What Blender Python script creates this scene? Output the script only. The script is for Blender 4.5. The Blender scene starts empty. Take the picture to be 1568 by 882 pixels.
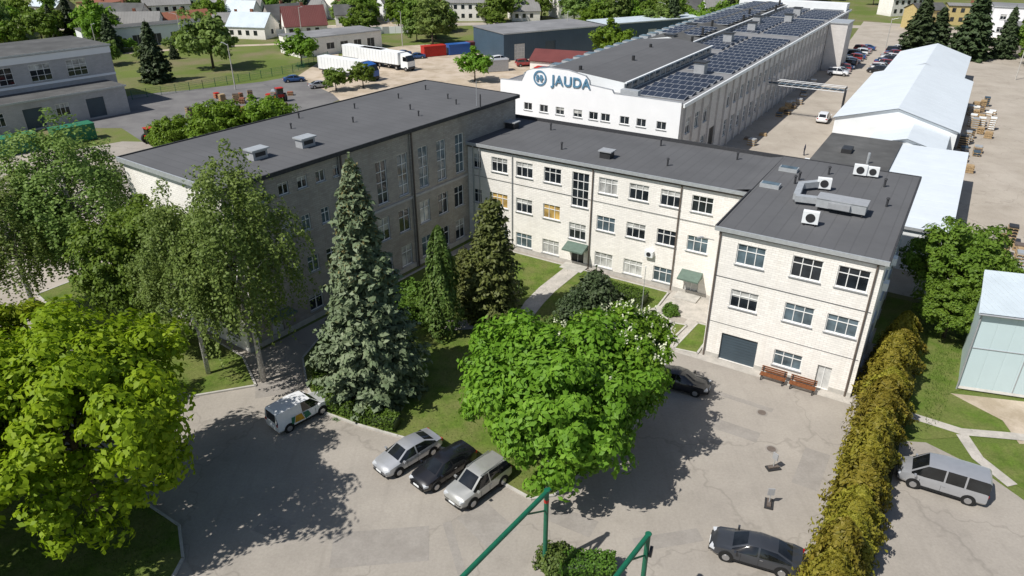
import bpy, math, random
import numpy as np
from math import radians, sin, cos, pi
from mathutils import Vector
R = random.Random(7)
scene = bpy.context.scene
COL = scene.collection

# ------------------------------------------------------------------ materials
def _new(name):
    m = bpy.data.materials.new(name); m.use_nodes = True
    nt = m.node_tree; nt.nodes.clear()
    out = nt.nodes.new("ShaderNodeOutputMaterial")
    return m, nt, out
def N(nt, typ, **kw):
    n = nt.nodes.new(typ)
    for k, v in kw.items(): setattr(n, k, v)
    return n
def L(nt, a, b): nt.links.new(a, b)
def c4(c, k=1.0): return (min(c[0]*k,1), min(c[1]*k,1), min(c[2]*k,1), 1)
def mixc(nt, fac, a, b, blend='MIX'):
    n = N(nt, "ShaderNodeMix", data_type='RGBA', blend_type=blend)
    for i, x in ((0, fac), (6, a), (7, b)):
        if hasattr(x, 'is_output'): L(nt, x, n.inputs[i])
        else: n.inputs[i].default_value = x
    return n.outputs[2]
def noise(nt, vec, scale, detail=4, rough=.55):
    n = N(nt, "ShaderNodeTexNoise"); n.inputs['Scale'].default_value = scale
    n.inputs['Detail'].default_value = detail; n.inputs['Roughness'].default_value = rough
    L(nt, vec, n.inputs['Vector']); return n.outputs['Fac']
def ramp(nt, fac, a, b):
    n = N(nt, "ShaderNodeMapRange"); L(nt, fac, n.inputs[0])
    n.inputs[1].default_value = a; n.inputs[2].default_value = b; return n.outputs[0]
def plain(name, col, rough=.7, metal=0., n1=3., amt=.15, n2=None, spec=.3, bump=0.):
    m, nt, out = _new(name)
    p = N(nt, "ShaderNodeBsdfPrincipled"); L(nt, p.outputs[0], out.inputs[0])
    p.inputs['Roughness'].default_value = rough; p.inputs['Metallic'].default_value = metal
    p.inputs['Specular IOR Level'].default_value = spec
    tc = N(nt, "ShaderNodeTexCoord")
    f = noise(nt, tc.outputs['Object'], n1, 5)
    col_o = mixc(nt, ramp(nt, f, .3, .7), c4(col, 1-amt), c4(col, 1+amt))
    if n2:
        f2 = noise(nt, tc.outputs['Object'], n2, 3)
        col_o = mixc(nt, ramp(nt, f2, .35, .7), col_o, c4(col, 1-amt*1.8))
    L(nt, col_o, p.inputs['Base Color'])
    if bump:
        b = N(nt, "ShaderNodeBump"); b.inputs['Distance'].default_value = bump
        L(nt, f, b.inputs['Height']); L(nt, b.outputs[0], p.inputs['Normal'])
    return m
def brick(name, col, mortar=.86, var=.07, stain=.12, bw=.5, rh=.18, streak=.35):
    m, nt, out = _new(name)
    p = N(nt, "ShaderNodeBsdfPrincipled"); L(nt, p.outputs[0], out.inputs[0])
    p.inputs['Roughness'].default_value = .85; p.inputs['Specular IOR Level'].default_value = .2
    tc = N(nt, "ShaderNodeTexCoord"); s = N(nt, "ShaderNodeSeparateXYZ"); L(nt, tc.outputs['Object'], s.inputs[0])
    a = N(nt, "ShaderNodeMath", operation='ADD'); L(nt, s.outputs[0], a.inputs[0]); L(nt, s.outputs[1], a.inputs[1])
    cb = N(nt, "ShaderNodeCombineXYZ"); L(nt, a.outputs[0], cb.inputs[0]); L(nt, s.outputs[2], cb.inputs[1])
    b = N(nt, "ShaderNodeTexBrick"); L(nt, cb.outputs[0], b.inputs['Vector'])
    b.inputs['Scale'].default_value = 1; b.inputs['Brick Width'].default_value = bw; b.inputs['Row Height'].default_value = rh
    b.inputs['Mortar Size'].default_value = .012; b.inputs['Bias'].default_value = -.2
    b.inputs['Color1'].default_value = c4(col, 1+var); b.inputs['Color2'].default_value = c4(col, 1-var)
    b.inputs['Mortar'].default_value = c4(col, mortar)
    f = noise(nt, tc.outputs['Object'], .35, 6, .65)
    st = N(nt, "ShaderNodeMapping"); st.inputs['Scale'].default_value = (1.2, 1.2, .12); L(nt, tc.outputs['Object'], st.inputs[0])
    f2 = noise(nt, st.outputs[0], 1.5, 5, .6)
    c = mixc(nt, ramp(nt, f, .45, .8), b.outputs['Color'], c4(col, 1-stain))
    f3 = N(nt, "ShaderNodeMath", operation='MULTIPLY'); L(nt, ramp(nt, f2, .52, .85), f3.inputs[0]); f3.inputs[1].default_value = streak
    c = mixc(nt, f3.outputs[0], c, c4((col[0]*.75, col[1]*.7, col[2]*.64), 1))
    mr = N(nt, "ShaderNodeMapRange"); L(nt, s.outputs[2], mr.inputs[0]); mr.inputs[1].default_value = 0; mr.inputs[2].default_value = 1.2; mr.inputs[3].default_value = .35; mr.inputs[4].default_value = 0
    c = mixc(nt, mr.outputs[0], c, c4(col, .55))
    L(nt, c, p.inputs['Base Color'])
    bp = N(nt, "ShaderNodeBump"); bp.inputs['Distance'].default_value = .008; L(nt, b.outputs['Fac'], bp.inputs['Height']); bp.invert = True
    L(nt, bp.outputs[0], p.inputs['Normal'])
    return m
def leafmat(name, ca, cb_, trans=.3, rough=.55, big=.25):
    m, nt, out = _new(name)
    g = N(nt, "ShaderNodeNewGeometry"); oi = N(nt, "ShaderNodeObjectInfo"); tc = N(nt, "ShaderNodeTexCoord")
    c = mixc(nt, g.outputs['Random Per Island'], c4(ca), c4(cb_))
    f = noise(nt, tc.outputs['Object'], big, 3)
    c = mixc(nt, ramp(nt, f, .35, .7), c, c4(((ca[0]+cb_[0])*.36, (ca[1]+cb_[1])*.39, (ca[2]+cb_[2])*.36)))
    v = N(nt, "ShaderNodeHueSaturation"); L(nt, c, v.inputs['Color'])
    mr = N(nt, "ShaderNodeMapRange"); L(nt, oi.outputs['Random'], mr.inputs[0]); mr.inputs[3].default_value = .82; mr.inputs[4].default_value = 1.15
    L(nt, mr.outputs[0], v.inputs['Value'])
    mh = N(nt, "ShaderNodeMapRange"); L(nt, oi.outputs['Random'], mh.inputs[0]); mh.inputs[3].default_value = .485; mh.inputs[4].default_value = .512
    L(nt, mh.outputs[0], v.inputs['Hue'])
    d = N(nt, "ShaderNodeBsdfPrincipled"); d.inputs['Roughness'].default_value = rough; d.inputs['Specular IOR Level'].default_value = .25
    L(nt, v.outputs[0], d.inputs['Base Color'])
    t = N(nt, "ShaderNodeBsdfTranslucent"); L(nt, v.outputs[0], t.inputs['Color'])
    mx = N(nt, "ShaderNodeMixShader"); mx.inputs[0].default_value = trans
    L(nt, d.outputs[0], mx.inputs[1]); L(nt, t.outputs[0], mx.inputs[2]); L(nt, mx.outputs[0], out.inputs[0])
    return m
def groundmat(name, cols, scales, rough=.95, cracks=0., bump=.0, ths=(.4,.6), fine=(.88, 1.1), stains=0.):
    m, nt, out = _new(name)
    p = N(nt, "ShaderNodeBsdfPrincipled"); L(nt, p.outputs[0], out.inputs[0])
    p.inputs['Roughness'].default_value = rough; p.inputs['Specular IOR Level'].default_value = .15
    g = N(nt, "ShaderNodeNewGeometry"); P = g.outputs['Position']
    c = c4(cols[0])
    for i in range(1, len(cols)):
        f = noise(nt, P, scales[i-1], 6, .62)
        c = mixc(nt, ramp(nt, f, ths[0], ths[1]), c, c4(cols[i]))
    ff = noise(nt, P, 6., 4, .7)
    mul = N(nt, "ShaderNodeMapRange"); L(nt, ff, mul.inputs[0]); mul.inputs[1].default_value = .25; mul.inputs[2].default_value = .75
    mul.inputs[3].default_value = fine[0]; mul.inputs[4].default_value = fine[1]
    cc = N(nt, "ShaderNodeCombineXYZ")
    for i in range(3): L(nt, mul.outputs[0], cc.inputs[i])
    c = mixc(nt, 1., c, cc.outputs[0], 'MULTIPLY')
    if stains:
        s1 = noise(nt, P, .55, 5, .7); sm = N(nt, "ShaderNodeMapRange"); L(nt, s1, sm.inputs[0]); sm.inputs[1].default_value = .58; sm.inputs[2].default_value = .80; sm.inputs[3].default_value = 0; sm.inputs[4].default_value = stains
        c = mixc(nt, sm.outputs[0], c, c4(cols[0], .55))
        mp = N(nt, "ShaderNodeMapping"); mp.inputs['Rotation'].default_value = (0, 0, .6); mp.inputs['Scale'].default_value = (1.4, .12, 1); L(nt, P, mp.inputs[0])
        s2 = noise(nt, mp.outputs[0], 1.0, 4, .6); sn = N(nt, "ShaderNodeMapRange"); L(nt, s2, sn.inputs[0]); sn.inputs[1].default_value = .55; sn.inputs[2].default_value = .8; sn.inputs[3].default_value = 0; sn.inputs[4].default_value = stains*.8
        c = mixc(nt, sn.outputs[0], c, c4(cols[0], .65))
    if cracks:
        w = N(nt, "ShaderNodeTexVoronoi", feature='DISTANCE_TO_EDGE'); w.inputs['Scale'].default_value = cracks
        nz = N(nt, "ShaderNodeTexNoise"); nz.inputs['Scale'].default_value = .8; L(nt, P, nz.inputs['Vector'])
        va = N(nt, "ShaderNodeVectorMath", operation='MULTIPLY_ADD'); L(nt, nz.outputs['Color'], va.inputs[0]); va.inputs[1].default_value = (2.5, 2.5, 0); L(nt, P, va.inputs[2])
        L(nt, va.outputs[0], w.inputs['Vector'])
        lt = N(nt, "ShaderNodeMapRange"); L(nt, w.outputs['Distance'], lt.inputs[0]); lt.inputs[1].default_value = 0.0; lt.inputs[2].default_value = .010
        lt.inputs[3].default_value = .32; lt.inputs[4].default_value = 0
        c = mixc(nt, lt.outputs[0], c, c4(cols[0], .4))
    L(nt, c, p.inputs['Base Color'])
    if bump:
        b = N(nt, "ShaderNodeBump"); b.inputs['Distance'].default_value = bump
        L(nt, noise(nt, P, 8., 4), b.inputs['Height']); L(nt, b.outputs[0], p.inputs['Normal'])
    return m
def striped(name, col, period, axis=0, amt=.2, rough=.6, metal=0., bump=.03, n2=.3, line=None, lw=.12):
    m, nt, out = _new(name)
    p = N(nt, "ShaderNodeBsdfPrincipled"); L(nt, p.outputs[0], out.inputs[0])
    p.inputs['Roughness'].default_value = rough; p.inputs['Metallic'].default_value = metal; p.inputs['Specular IOR Level'].default_value = .3
    tc = N(nt, "ShaderNodeTexCoord"); s = N(nt, "ShaderNodeSeparateXYZ"); L(nt, tc.outputs['Object'], s.inputs[0])
    a = N(nt, "ShaderNodeMath", operation='DIVIDE'); L(nt, s.outputs[axis], a.inputs[0]); a.inputs[1].default_value = period
    fr = N(nt, "ShaderNodeMath", operation='FRACT'); L(nt, a.outputs[0], fr.inputs[0])
    gt = N(nt, "ShaderNodeMapRange"); L(nt, fr.outputs[0], gt.inputs[0]); gt.inputs[1].default_value = .0; gt.inputs[2].default_value = lw
    f = noise(nt, tc.outputs['Object'], n2, 6, .65)
    c = mixc(nt, ramp(nt, f, .3, .75), c4(col, 1+amt*.5), c4(col, 1-amt))
    c = mixc(nt, gt.outputs[0], c4(line) if line else c4(col, 1-amt*1.2), c)
    L(nt, c, p.inputs['Base Color'])
    b = N(nt, "ShaderNodeBump"); b.inputs['Distance'].default_value = bump; L(nt, gt.outputs[0], b.inputs['Height']); L(nt, b.outputs[0], p.inputs['Normal'])
    return m
def glassm(name, col, rough=.06, spec=.6):
    m, nt, out = _new(name)
    p = N(nt, "ShaderNodeBsdfPrincipled"); L(nt, p.outputs[0], out.inputs[0])
    tc = N(nt, "ShaderNodeTexCoord"); f = noise(nt, tc.outputs['Object'], .9, 3)
    L(nt, mixc(nt, ramp(nt, f, .35, .65), c4(col, .6), c4(col, 1.5)), p.inputs['Base Color'])
    p.inputs['Roughness'].default_value = rough; p.inputs['Specular IOR Level'].default_value = spec
    return m

M = {}
M['brickw'] = brick("white_silicate_brick", (.88, .845, .785))
M['brickg'] = brick("grey_silicate_brick", (.37, .34, .305), var=.13, stain=.35, mortar=.8, streak=.7)
M['brickl'] = brick("lavender_grey_brick", (.44, .43, .43), var=.08, stain=.2)
M['plaster'] = plain("white_plaster", (.86, .86, .87), .8, n1=1.2, amt=.04, n2=.3)
M['sidew'] = brick("hall_side_brick", (.60, .57, .54), bw=.6, rh=.2)
M['roof'] = striped("bitumen_roof", (.112, .113, .117), 1.0, 0, .17, .9, n2=.2, bump=.01)
M['roofd'] = plain("dark_bitumen_edge", (.045, .046, .05), .8, n1=4, amt=.2)
M['roofold'] = plain("aged_bitumen_roof", (.115, .115, .112), .9, n1=.6, amt=.2, n2=.2)
M['roofpale'] = plain("pale_grey_roof", (.24, .24, .245), .9, n1=.5, amt=.15, n2=.15)
M['metal'] = plain("galvanised_metal", (.50, .52, .53), .45, .4, n1=3, amt=.1)
M['metald'] = plain("dark_painted_metal", (.05, .05, .052), .45, .3, n1=3, amt=.1)
M['brown'] = plain("downpipe_brown_metal", (.16, .13, .11), .5, .2)
M['frame'] = plain("white_window_frame", (.80, .80, .78), .45, amt=.03)
M['sill'] = plain("zinc_sill", (.42, .43, .44), .5, .3, amt=.08)
M['g1'] = glassm("window_glass_dark", (.018, .023, .028))
M['g2'] = glassm("window_glass_bluish", (.09, .125, .145), .08)
M['g3'] = glassm("window_glass_blind", (.42, .42, .40), .25, .4)
M['g4'] = glassm("window_glass_warm", (.45, .30, .10), .3, .3)
M['asphalt'] = groundmat("old_asphalt", [(.355, .322, .278), (.39, .355, .31), (.29, .263, .23)], [.09, .22], cracks=.09, ths=(.35, .75), stains=.45)
M['asphalt2'] = groundmat("asphalt_patch", [(.275, .252, .225), (.315, .29, .26)], [.8])
M['asphalt3'] = groundmat("rear_drive_asphalt", [(.15, .145, .145), (.19, .185, .18)], [.2])
M['concrete'] = groundmat("concrete_yard", [(.42, .375, .315), (.47, .42, .36), (.33, .29, .24)], [.1, .2], cracks=.12, ths=(.35, .7), stains=.4)
M['gravel'] = groundmat("gravel_yard", [(.44, .36, .27), (.36, .295, .215), (.51, .43, .34)], [.1, .3])
M['path'] = groundmat("concrete_path_slabs", [(.50, .465, .415), (.40, .375, .335)], [.8], cracks=.6)
M['grass'] = groundmat("lawn_grass", [(.105, .165, .025), (.14, .20, .035), (.085, .13, .022), (.15, .17, .05)], [.25, .9, .5], bump=.05, fine=(.72, 1.2))
M['field'] = groundmat("field_ground", [(.115, .155, .035), (.155, .185, .05), (.19, .17, .09)], [.03, .08], bump=.06, ths=(.45, .65), fine=(.75, 1.2))
M['earth'] = groundmat("bare_earth", [(.12, .10, .065), (.08, .10, .03)], [.6])
M['kerb'] = plain("concrete_kerb", (.46, .44, .40), .9, n1=2, amt=.15)
M['green'] = plain("green_painted_steel", (.010, .12, .065), .4, .0, amt=.15, spec=.5)
M['canopy'] = plain("green_canopy_sheet", (.12, .17, .14), .5)
M['bark'] = plain("tree_bark", (.10, .08, .06), .95, n1=6, amt=.35)
M['barkb'] = plain("birch_bark", (.55, .53, .50), .8, n1=5, amt=.5)
M['wood'] = plain("stained_wood", (.20, .075, .03), .6, n1=6, amt=.3)
M['woodl'] = plain("pale_timber", (.38, .27, .15), .8, n1=6, amt=.3)
M['tyre'] = plain("tyre_rubber", (.018, .018, .018), .8, amt=.1)
M['rim'] = plain("alloy_rim", (.45, .45, .46), .3, .7, amt=.05)
M['carglass'] = glassm("car_glass", (.012, .014, .016), .03, .8)
M['red'] = plain("red_lens", (.35, .01, .01), .25, amt=.05)
M['lamp'] = plain("headlamp_lens", (.6, .62, .64), .1, amt=.03, spec=.8)
M['white'] = plain("white_sheet", (.78, .80, .80), .5, n1=.5, amt=.05)
M['membrane'] = striped("white_membrane_roof", (.66, .71, .745), 2.2, 1, .07, .5, bump=.04)
M['corr'] = striped("pale_blue_corrugated_sheet", (.56, .63, .67), .45, 0, .16, .5, bump=.05)
M['bluewall'] = striped("pale_cyan_wall_panel", (.58, .70, .72), 1.1, 0, .06, .6, bump=.01)
M['solar'] = striped("solar_cells", (.030, .037, .055), 1.05, 0, .3, .2, bump=.0, line=(.30, .31, .33), lw=.10)
M['bluedark'] = striped("slate_blue_cladding", (.055, .09, .125), .6, 0, .15, .5)
M['redroof'] = striped("dark_red_sheet_roof", (.16, .05, .045), .5, 0, .2, .5)
M['greytile'] = striped("fibre_cement_roof", (.24, .235, .225), .8, 0, .2, .9)
M['orange'] = plain("clay_tile_roof", (.25, .10, .06), .8)
M['shutter'] = striped("slate_roller_shutter", (.06, .085, .105), .25, 2, .25, .45, bump=.02)
M['doorg'] = plain("pale_grey_door", (.55, .55, .53), .5)
M['doord'] = plain("dark_door", (.06, .06, .06), .5)
M['signblue'] = plain("sign_letter_blue", (.10, .22, .33), .4)
M['redp'] = plain("red_machine_paint", (.45, .03, .02), .45)
M['bluep'] = plain("blue_cab_paint", (.02, .10, .35), .35, spec=.6)
M['greenc'] = plain("green_container_paint", (.03, .17, .09), .5)
M['yellow'] = plain("yellow_wall", (.5, .40, .18), .7)
M['gold'] = plain("amber_decal", (.6, .32, .02), .4)
def paint(name, col, metal=.4):
    m, nt, out = _new(name)
    p = N(nt, "ShaderNodeBsdfPrincipled"); L(nt, p.outputs[0], out.inputs[0])
    tc = N(nt, "ShaderNodeTexCoord"); f = noise(nt, tc.outputs['Object'], 2.5, 3)
    L(nt, mixc(nt, f, c4(col, .9), c4(col, 1.1)), p.inputs['Base Color'])
    p.inputs['Metallic'].default_value = metal; p.inputs['Roughness'].default_value = .32
    p.inputs['Coat Weight'].default_value = .7; p.inputs['Coat Roughness'].default_value = .05
    return m
PS = paint("silver_car_paint", (.45, .46, .48), .45); PB = paint("black_car_paint", (.012, .012, .015), .1)
PW = paint("white_car_paint", (.80, .81, .82), 0.); PG = paint("graphite_car_paint", (.06, .065, .075), .4)
PV = paint("champagne_car_paint", (.42, .42, .40), .4); PR = paint("red_car_paint", (.3, .02, .02), .1); PBL = paint("blue_car_paint", (.03, .09, .25), .2)
M['lmaple'] = leafmat("maple_leaves", (.22, .33, .010), (.36, .46, .022), .42)
M['lchest'] = leafmat("chestnut_leaves", (.12, .235, .016), (.23, .37, .035), .36)
M['lgreen'] = leafmat("broadleaf_leaves", (.11, .20, .022), (.20, .30, .038), .34)
M['lbirch'] = leafmat("birch_leaves", (.155, .24, .05), (.26, .345, .085), .36)
M['lspruce'] = leafmat("blue_spruce_needles", (.115, .155, .078), (.225, .26, .15), .12)
M['lcone'] = leafmat("spruce_cones", (.20, .145, .055), (.30, .23, .10), .05)
M['lthuja'] = leafmat("thuja_foliage", (.07, .125, .022), (.145, .20, .045), .18)
M['lyew'] = leafmat("yew_foliage", (.085, .11, .025), (.16, .18, .048), .15)
M['lgold'] = leafmat("golden_thuja_foliage", (.17, .165, .018), (.36, .30, .04), .25)
M['lpine'] = leafmat("pine_needles", (.045, .07, .028), (.08, .11, .045), .1)
M['lhedge'] = leafmat("hedge_leaves", (.07, .14, .018), (.14, .23, .03), .28)
M['flower'] = plain("chestnut_blossom", (.60, .62, .44), .8)

# ------------------------------------------------------------------ mesh builder
class MB:
    def __init__(s): s.v = []; s.f = []; s.m = []; s.mats = []
    def mi(s, k):
        m = M[k] if isinstance(k, str) else k
        if m not in s.mats: s.mats.append(m)
        return s.mats.index(m)
    def poly(s, pts, mat):
        b = len(s.v); s.v += [tuple(p) for p in pts]; s.f.append(tuple(range(b, b+len(pts)))); s.m.append(s.mi(mat))
    def box(s, cx, cy, cz, sx, sy, sz, mat, ang=0.):
        b = len(s.v); ca, sa = cos(ang), sin(ang); i = s.mi(mat)
        for z in (-.5, .5):
            for x, y in ((-.5, -.5), (.5, -.5), (.5, .5), (-.5, .5)):
                X, Y = x*sx, y*sy
                s.v.append((cx+X*ca-Y*sa, cy+X*sa+Y*ca, cz+z*sz))
        for q in ((3, 2, 1, 0), (4, 5, 6, 7), (0, 1, 5, 4), (1, 2, 6, 5), (2, 3, 7, 6), (3, 0, 4, 7)):
            s.f.append(tuple(b+k for k in q)); s.m.append(i)
    def b2(s, x0, x1, y0, y1, z0, z1, mat): s.box((x0+x1)/2, (y0+y1)/2, (z0+z1)/2, x1-x0, y1-y0, z1-z0, mat)
    def cyl(s, p0, p1, r0, r1, n, mat, cap=True):
        p0 = np.array(p0, float); p1 = np.array(p1, float); d = p1-p0; ln = np.linalg.norm(d)
        if ln < 1e-6: return
        d /= ln; a = np.array((0, 0, 1.)) if abs(d[2]) < .9 else np.array((1., 0, 0))
        u = np.cross(d, a); u /= np.linalg.norm(u); w = np.cross(d, u); b = len(s.v); i = s.mi(mat)
        for p, r in ((p0, r0), (p1, r1)):
            for k in range(n):
                t = 2*pi*k/n; s.v.append(tuple(p+r*(u*cos(t)+w*sin(t))))
        for k in range(n):
            k2 = (k+1) % n; s.f.append((b+k, b+n+k, b+n+k2, b+k2)); s.m.append(i)
        if cap:
            s.f.append(tuple(b+k for k in range(n))); s.m.append(i)
            s.f.append(tuple(b+n+k for k in reversed(range(n)))); s.m.append(i)
    def mesh(s, name, smooth=None):
        me = bpy.data.meshes.new(name); me.from_pydata(s.v, [], s.f)
        for m in s.mats: me.materials.append(m)
        me.polygons.foreach_set('material_index', s.m)
        if smooth:
            me.shade_smooth(); me.set_sharp_from_angle(angle=radians(smooth))
        me.update(); return me
    def build(s, name, parent=None, smooth=None, loc=None, rot=0):
        o = bpy.data.objects.new(name, s.mesh(name, smooth)); COL.objects.link(o)
        if parent: o.parent = parent
        if loc: o.location = loc
        o.rotation_euler[2] = rot
        return o
def empty(name, loc=(0, 0, 0), rot=0.):
    o = bpy.data.objects.new(name, None); COL.objects.link(o); o.location = loc; o.rotation_euler[2] = rot
    o.empty_display_size = .5; return o
def inst(name, me, loc, rot=0., sc=1., parent=None):
    o = bpy.data.objects.new(name, me); COL.objects.link(o); o.location = loc; o.rotation_euler[2] = rot
    o.scale = (sc, sc, sc) if not isinstance(sc, tuple) else sc
    if parent: o.parent = parent
    return o

A0 = radians(-32); E1 = (cos(A0), sin(A0)); E2 = (-sin(A0), cos(A0)); O = (15.6, 49.8)
def W(s, t): return (O[0]+s*E1[0]+t*E2[0], O[1]+s*E1[1]+t*E2[1])

# ------------------------------------------------------------------ facade helper
def wall(mb, fr, gl, p0, p1, z0, z1, ops, mat, depth=.16, frame='frame', sill=True):
    """ops: (a,b,c,d,kind) with a..b along the wall and c..d height"""
    ax, ay = p0; ln = math.hypot(p1[0]-ax, p1[1]-ay); ux, uy = (p1[0]-ax)/ln, (p1[1]-ay)/ln; nx, ny = uy, -ux
    ang = math.atan2(uy, ux)
    def pt(a, z, d=0.): return (ax+ux*a-nx*d, ay+uy*a-ny*d, z)
    xs = sorted(set([0., ln]+[o[0] for o in ops]+[o[1] for o in ops])); zs = sorted(set([z0, z1]+[o[2] for o in ops]+[o[3] for o in ops]))
    for i in range(len(xs)-1):
        for j in range(len(zs)-1):
            mx, mz = (xs[i]+xs[i+1])/2, (zs[j]+zs[j+1])/2
            if any(o[0] < mx < o[1] and o[2] < mz < o[3] for o in ops): continue
            mb.poly([pt(xs[i], zs[j]), pt(xs[i+1], zs[j]), pt(xs[i+1], zs[j+1]), pt(xs[i], zs[j+1])], mat)
    for o in ops:
        a, b, c, d, k = o
        mb.poly([pt(a, c), pt(a, c, depth), pt(a, d, depth), pt(a, d)], mat)
        mb.poly([pt(b, c, depth), pt(b, c), pt(b, d), pt(b, d, depth)], mat)
        mb.poly([pt(a, c, depth), pt(a, c), pt(b, c), pt(b, c, depth)], mat)
        mb.poly([pt(a, d), pt(a, d, depth), pt(b, d, depth), pt(b, d)], mat)
        if k in ('garage', 'door', 'doord', 'open'):
            mm = {'garage': 'shutter', 'door': 'doorg', 'doord': 'doord', 'open': 'doord'}[k]
            gl.poly([pt(a, c, depth), pt(b, c, depth), pt(b, d, depth), pt(a, d, depth)], mm)
            if k in ('door', 'doord'):
                m_ = (a+b)/2
                q = pt(m_, (c+d)/2, depth-.02); fr.box(q[0], q[1], q[2], .05, .05, d-c, frame, ang)
            continue
        rr = R.random()
        gm = k if k in M else ('g1' if rr < .6 else 'g2' if rr < .85 else 'g3')
        gd = depth-.02
        if gm == 'g1' and R.random() < .35:
            zz = d-(d-c)*R.uniform(.25, .6)
            gl.poly([pt(a, c, gd), pt(b, c, gd), pt(b, zz, gd), pt(a, zz, gd)], 'g1')
            gl.poly([pt(a, zz, gd), pt(b, zz, gd), pt(b, d, gd), pt(a, d, gd)], 'g3')
        else: gl.poly([pt(a, c, gd), pt(b, c, gd), pt(b, d, gd), pt(a, d, gd)], gm)
        t = .068; fd = gd-.03
        def bar(a0, a1, c0, c1, dd=fd, tt=.06):
            q = pt((a0+a1)/2, (c0+c1)/2, dd); fr.box(q[0], q[1], q[2], a1-a0, tt, c1-c0, frame, ang)
        bar(a, b, c, c+t); bar(a, b, d-t, d); bar(a, a+t, c+t, d-t); bar(b-t, b, c+t, d-t)
        w = b-a; h = d-c
        nv = 2 if w > 1.7 else 1 if w > .9 else 0
        for i in range(1, nv+1):
            x = a+w*i/(nv+1); bar(x-t*.42, x+t*.42, c+t, d-t, fd+.003)
        if h > 1.2 and w > .9:
            nh = 1 if h < 2.6 else int(h/1.1)
            for i in range(nh):
                z = d-h*.33 if nh == 1 else c+h*(i+1)/(nh+1)
                bar(a+t, b-t, z-t*.38, z+t*.38, fd+.006)
        if sill:
            q = pt((a+b)/2, c-.03, -.05); fr.box(q[0], q[1], q[2], w+.16, .14, .05, 'sill', ang)

# ================================================================== GROUND
def sheet(name, pts, z, mat):
    mb = MB(); mb.poly([(x, y, z) for x, y in pts], mat); return mb.build(name)
mb = MB(); mb.poly([(-900, -300, 0), (900, -300, 0), (900, 1400, 0), (-900, 1400, 0)], 'field'); mb.build("ground")
sheet("courtyard_asphalt", [(-70, 5), W(12.2, -60), W(12.2, 12), W(0, 12), W(-29, 11), (-21, 50), (-33, 58), (-14, 86), W(-30, 30), W(-20, 37), W(-50, 36),
      (-30, 110), (-62, 112), (-120, 60)], .004, 'asphalt')
sheet("parking_asphalt", [W(15.2, -60), (60, -20), (60, 20), (34.5, 30.5), (31.6, 33.0), (30.4, 36.0), (28.3, 38.6), W(15.2, -3.5)], .006, 'asphalt')
sheet("factory_yard", [W(-17, 20), W(16, 20), W(40, 20), W(40, 230), W(-22, 230), W(-17, 159)], .008, 'concrete')
sheet("rear_drive", [(-58, 111), (-66, 120), (-82, 120), (-76, 145), (-66, 150), (-54, 158), (-47, 166), (-30, 152), (-38, 128), (-44, 118)], .010, 'asphalt3')
sheet("gravel_yard", [(-48, 163), (-47, 186), (-30, 206), (0, 216), (30, 202), (26, 170), (25.4, 150), W(-44.6, 38), (-20, 112), (-28, 128), (-36, 146)], .014, 'gravel')
sheet("side_dirt", [(33, 44.3), (39, 43), (60, 36), (60, 30), (34.5, 38.0), (35, 41)], .009, 'gravel')
mb = MB()
for (x, y, a, sx, sy) in ((-7.5, 29.5, .1, 5.5, 2.6), (3.5, 31.5, -.5, 3, 1.4), (-1.5, 31.2, .7, 2.2, 3), (15.5, 40, -.55, 3.5, 1.2), (-14, 31, -.4, 2, 1.5), (19.5, 36, -.56, 1.6, 4), (-18, 45, .3, 3, 2), (9, 30, .2, 4, 1), (16, 44, -.56, 7, .5), (-3, 28.5, .3, .5, 6)):
    ca, sa = cos(a), sin(a)
    mb.poly([(x+u*sx*ca/2-v*sy*sa/2, y+u*sx*sa/2+v*sy*ca/2, .009) for u, v in ((-1, -1), (1, -1), (1, 1), (-1, 1))], 'asphalt2')
mb.build("asphalt_patches")
def lawn(name, pts, z=.10, kerb=True, mat='grass'):
    mb = MB(); mb.poly([(x, y, z) for x, y in pts], mat)
    n = len(pts)
    if kerb:
        for i in range(n):
            (x0, y0), (x1, y1) = pts[i], pts[(i+1) % n]
            l = math.hypot(x1-x0, y1-y0); a = math.atan2(y1-y0, x1-x0)
            mb.box((x0+x1)/2, (y0+y1)/2, .07, l+.04, .16, .13, 'kerb', a)
    return mb.build(name)
lawnA = [(-17.0, 49), (-15.6, 45), (-13.9, 42), (-11, 40.5), (-7.9, 39.2), (-3.7, 37.5), (-1, 34.9), (1.2, 33.2), (2.6, 33.5), (5.0, 36), (8.4, 40), (11.2, 44.6), (12.3, 48.2),
         W(-3.4, 1.0), W(-3.6, 3.2), W(-6, 4.8), W(-6.2, 8.6), W(-27.5, 8.6), (-8.5, 66.5), (-15.5, 56.5)]
lawn("courtyard_lawn", lawnA)
lawn("block_side_lawn", [W(-2.2, -.6), W(-1.9, 4.5), W(-.3, 4.5), W(-.3, -.3)])
lawn("entrance_lawn", [W(-4.6, 3.2), W(-2.6, 3.6), W(-2.8, 1.2)])
lawn("roadside_lawn", [(-90, 5), (-19, 5), (-18.4, 28.6), (-19.6, 31), (-24.2, 34), (-33, 40), (-46, 50), (-90, 60)])
lawn("birch_lawn", [(-21.9, 49.2), (-19.6, 45.2), (-24, 43.8), (-33, 49), (-45, 60), (-40, 68), (-33, 58)])
lawn("side_lawn", [W(15.25, -3), (28.5, 38.9), (31.5, 39.2), (34.6, 39.0), (34.9, 41), (33, 44.3), (35, 45), (40, 54), W(30, 19), W(11.6, 19), W(11.6, 9.1), W(15.25, 9.1)], .03, False)
lawn("corner_lawn", [(31.2, 38.6), (31.2, 35.2), (34, 31.8), (60, 20), (60, 34), (35.2, 38.4)], .03, False)
sheet("hedge_bed", [W(12.2, -60), W(15.2, -60), W(15.2, 9), W(12.2, 9)], .016, 'earth')
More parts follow.
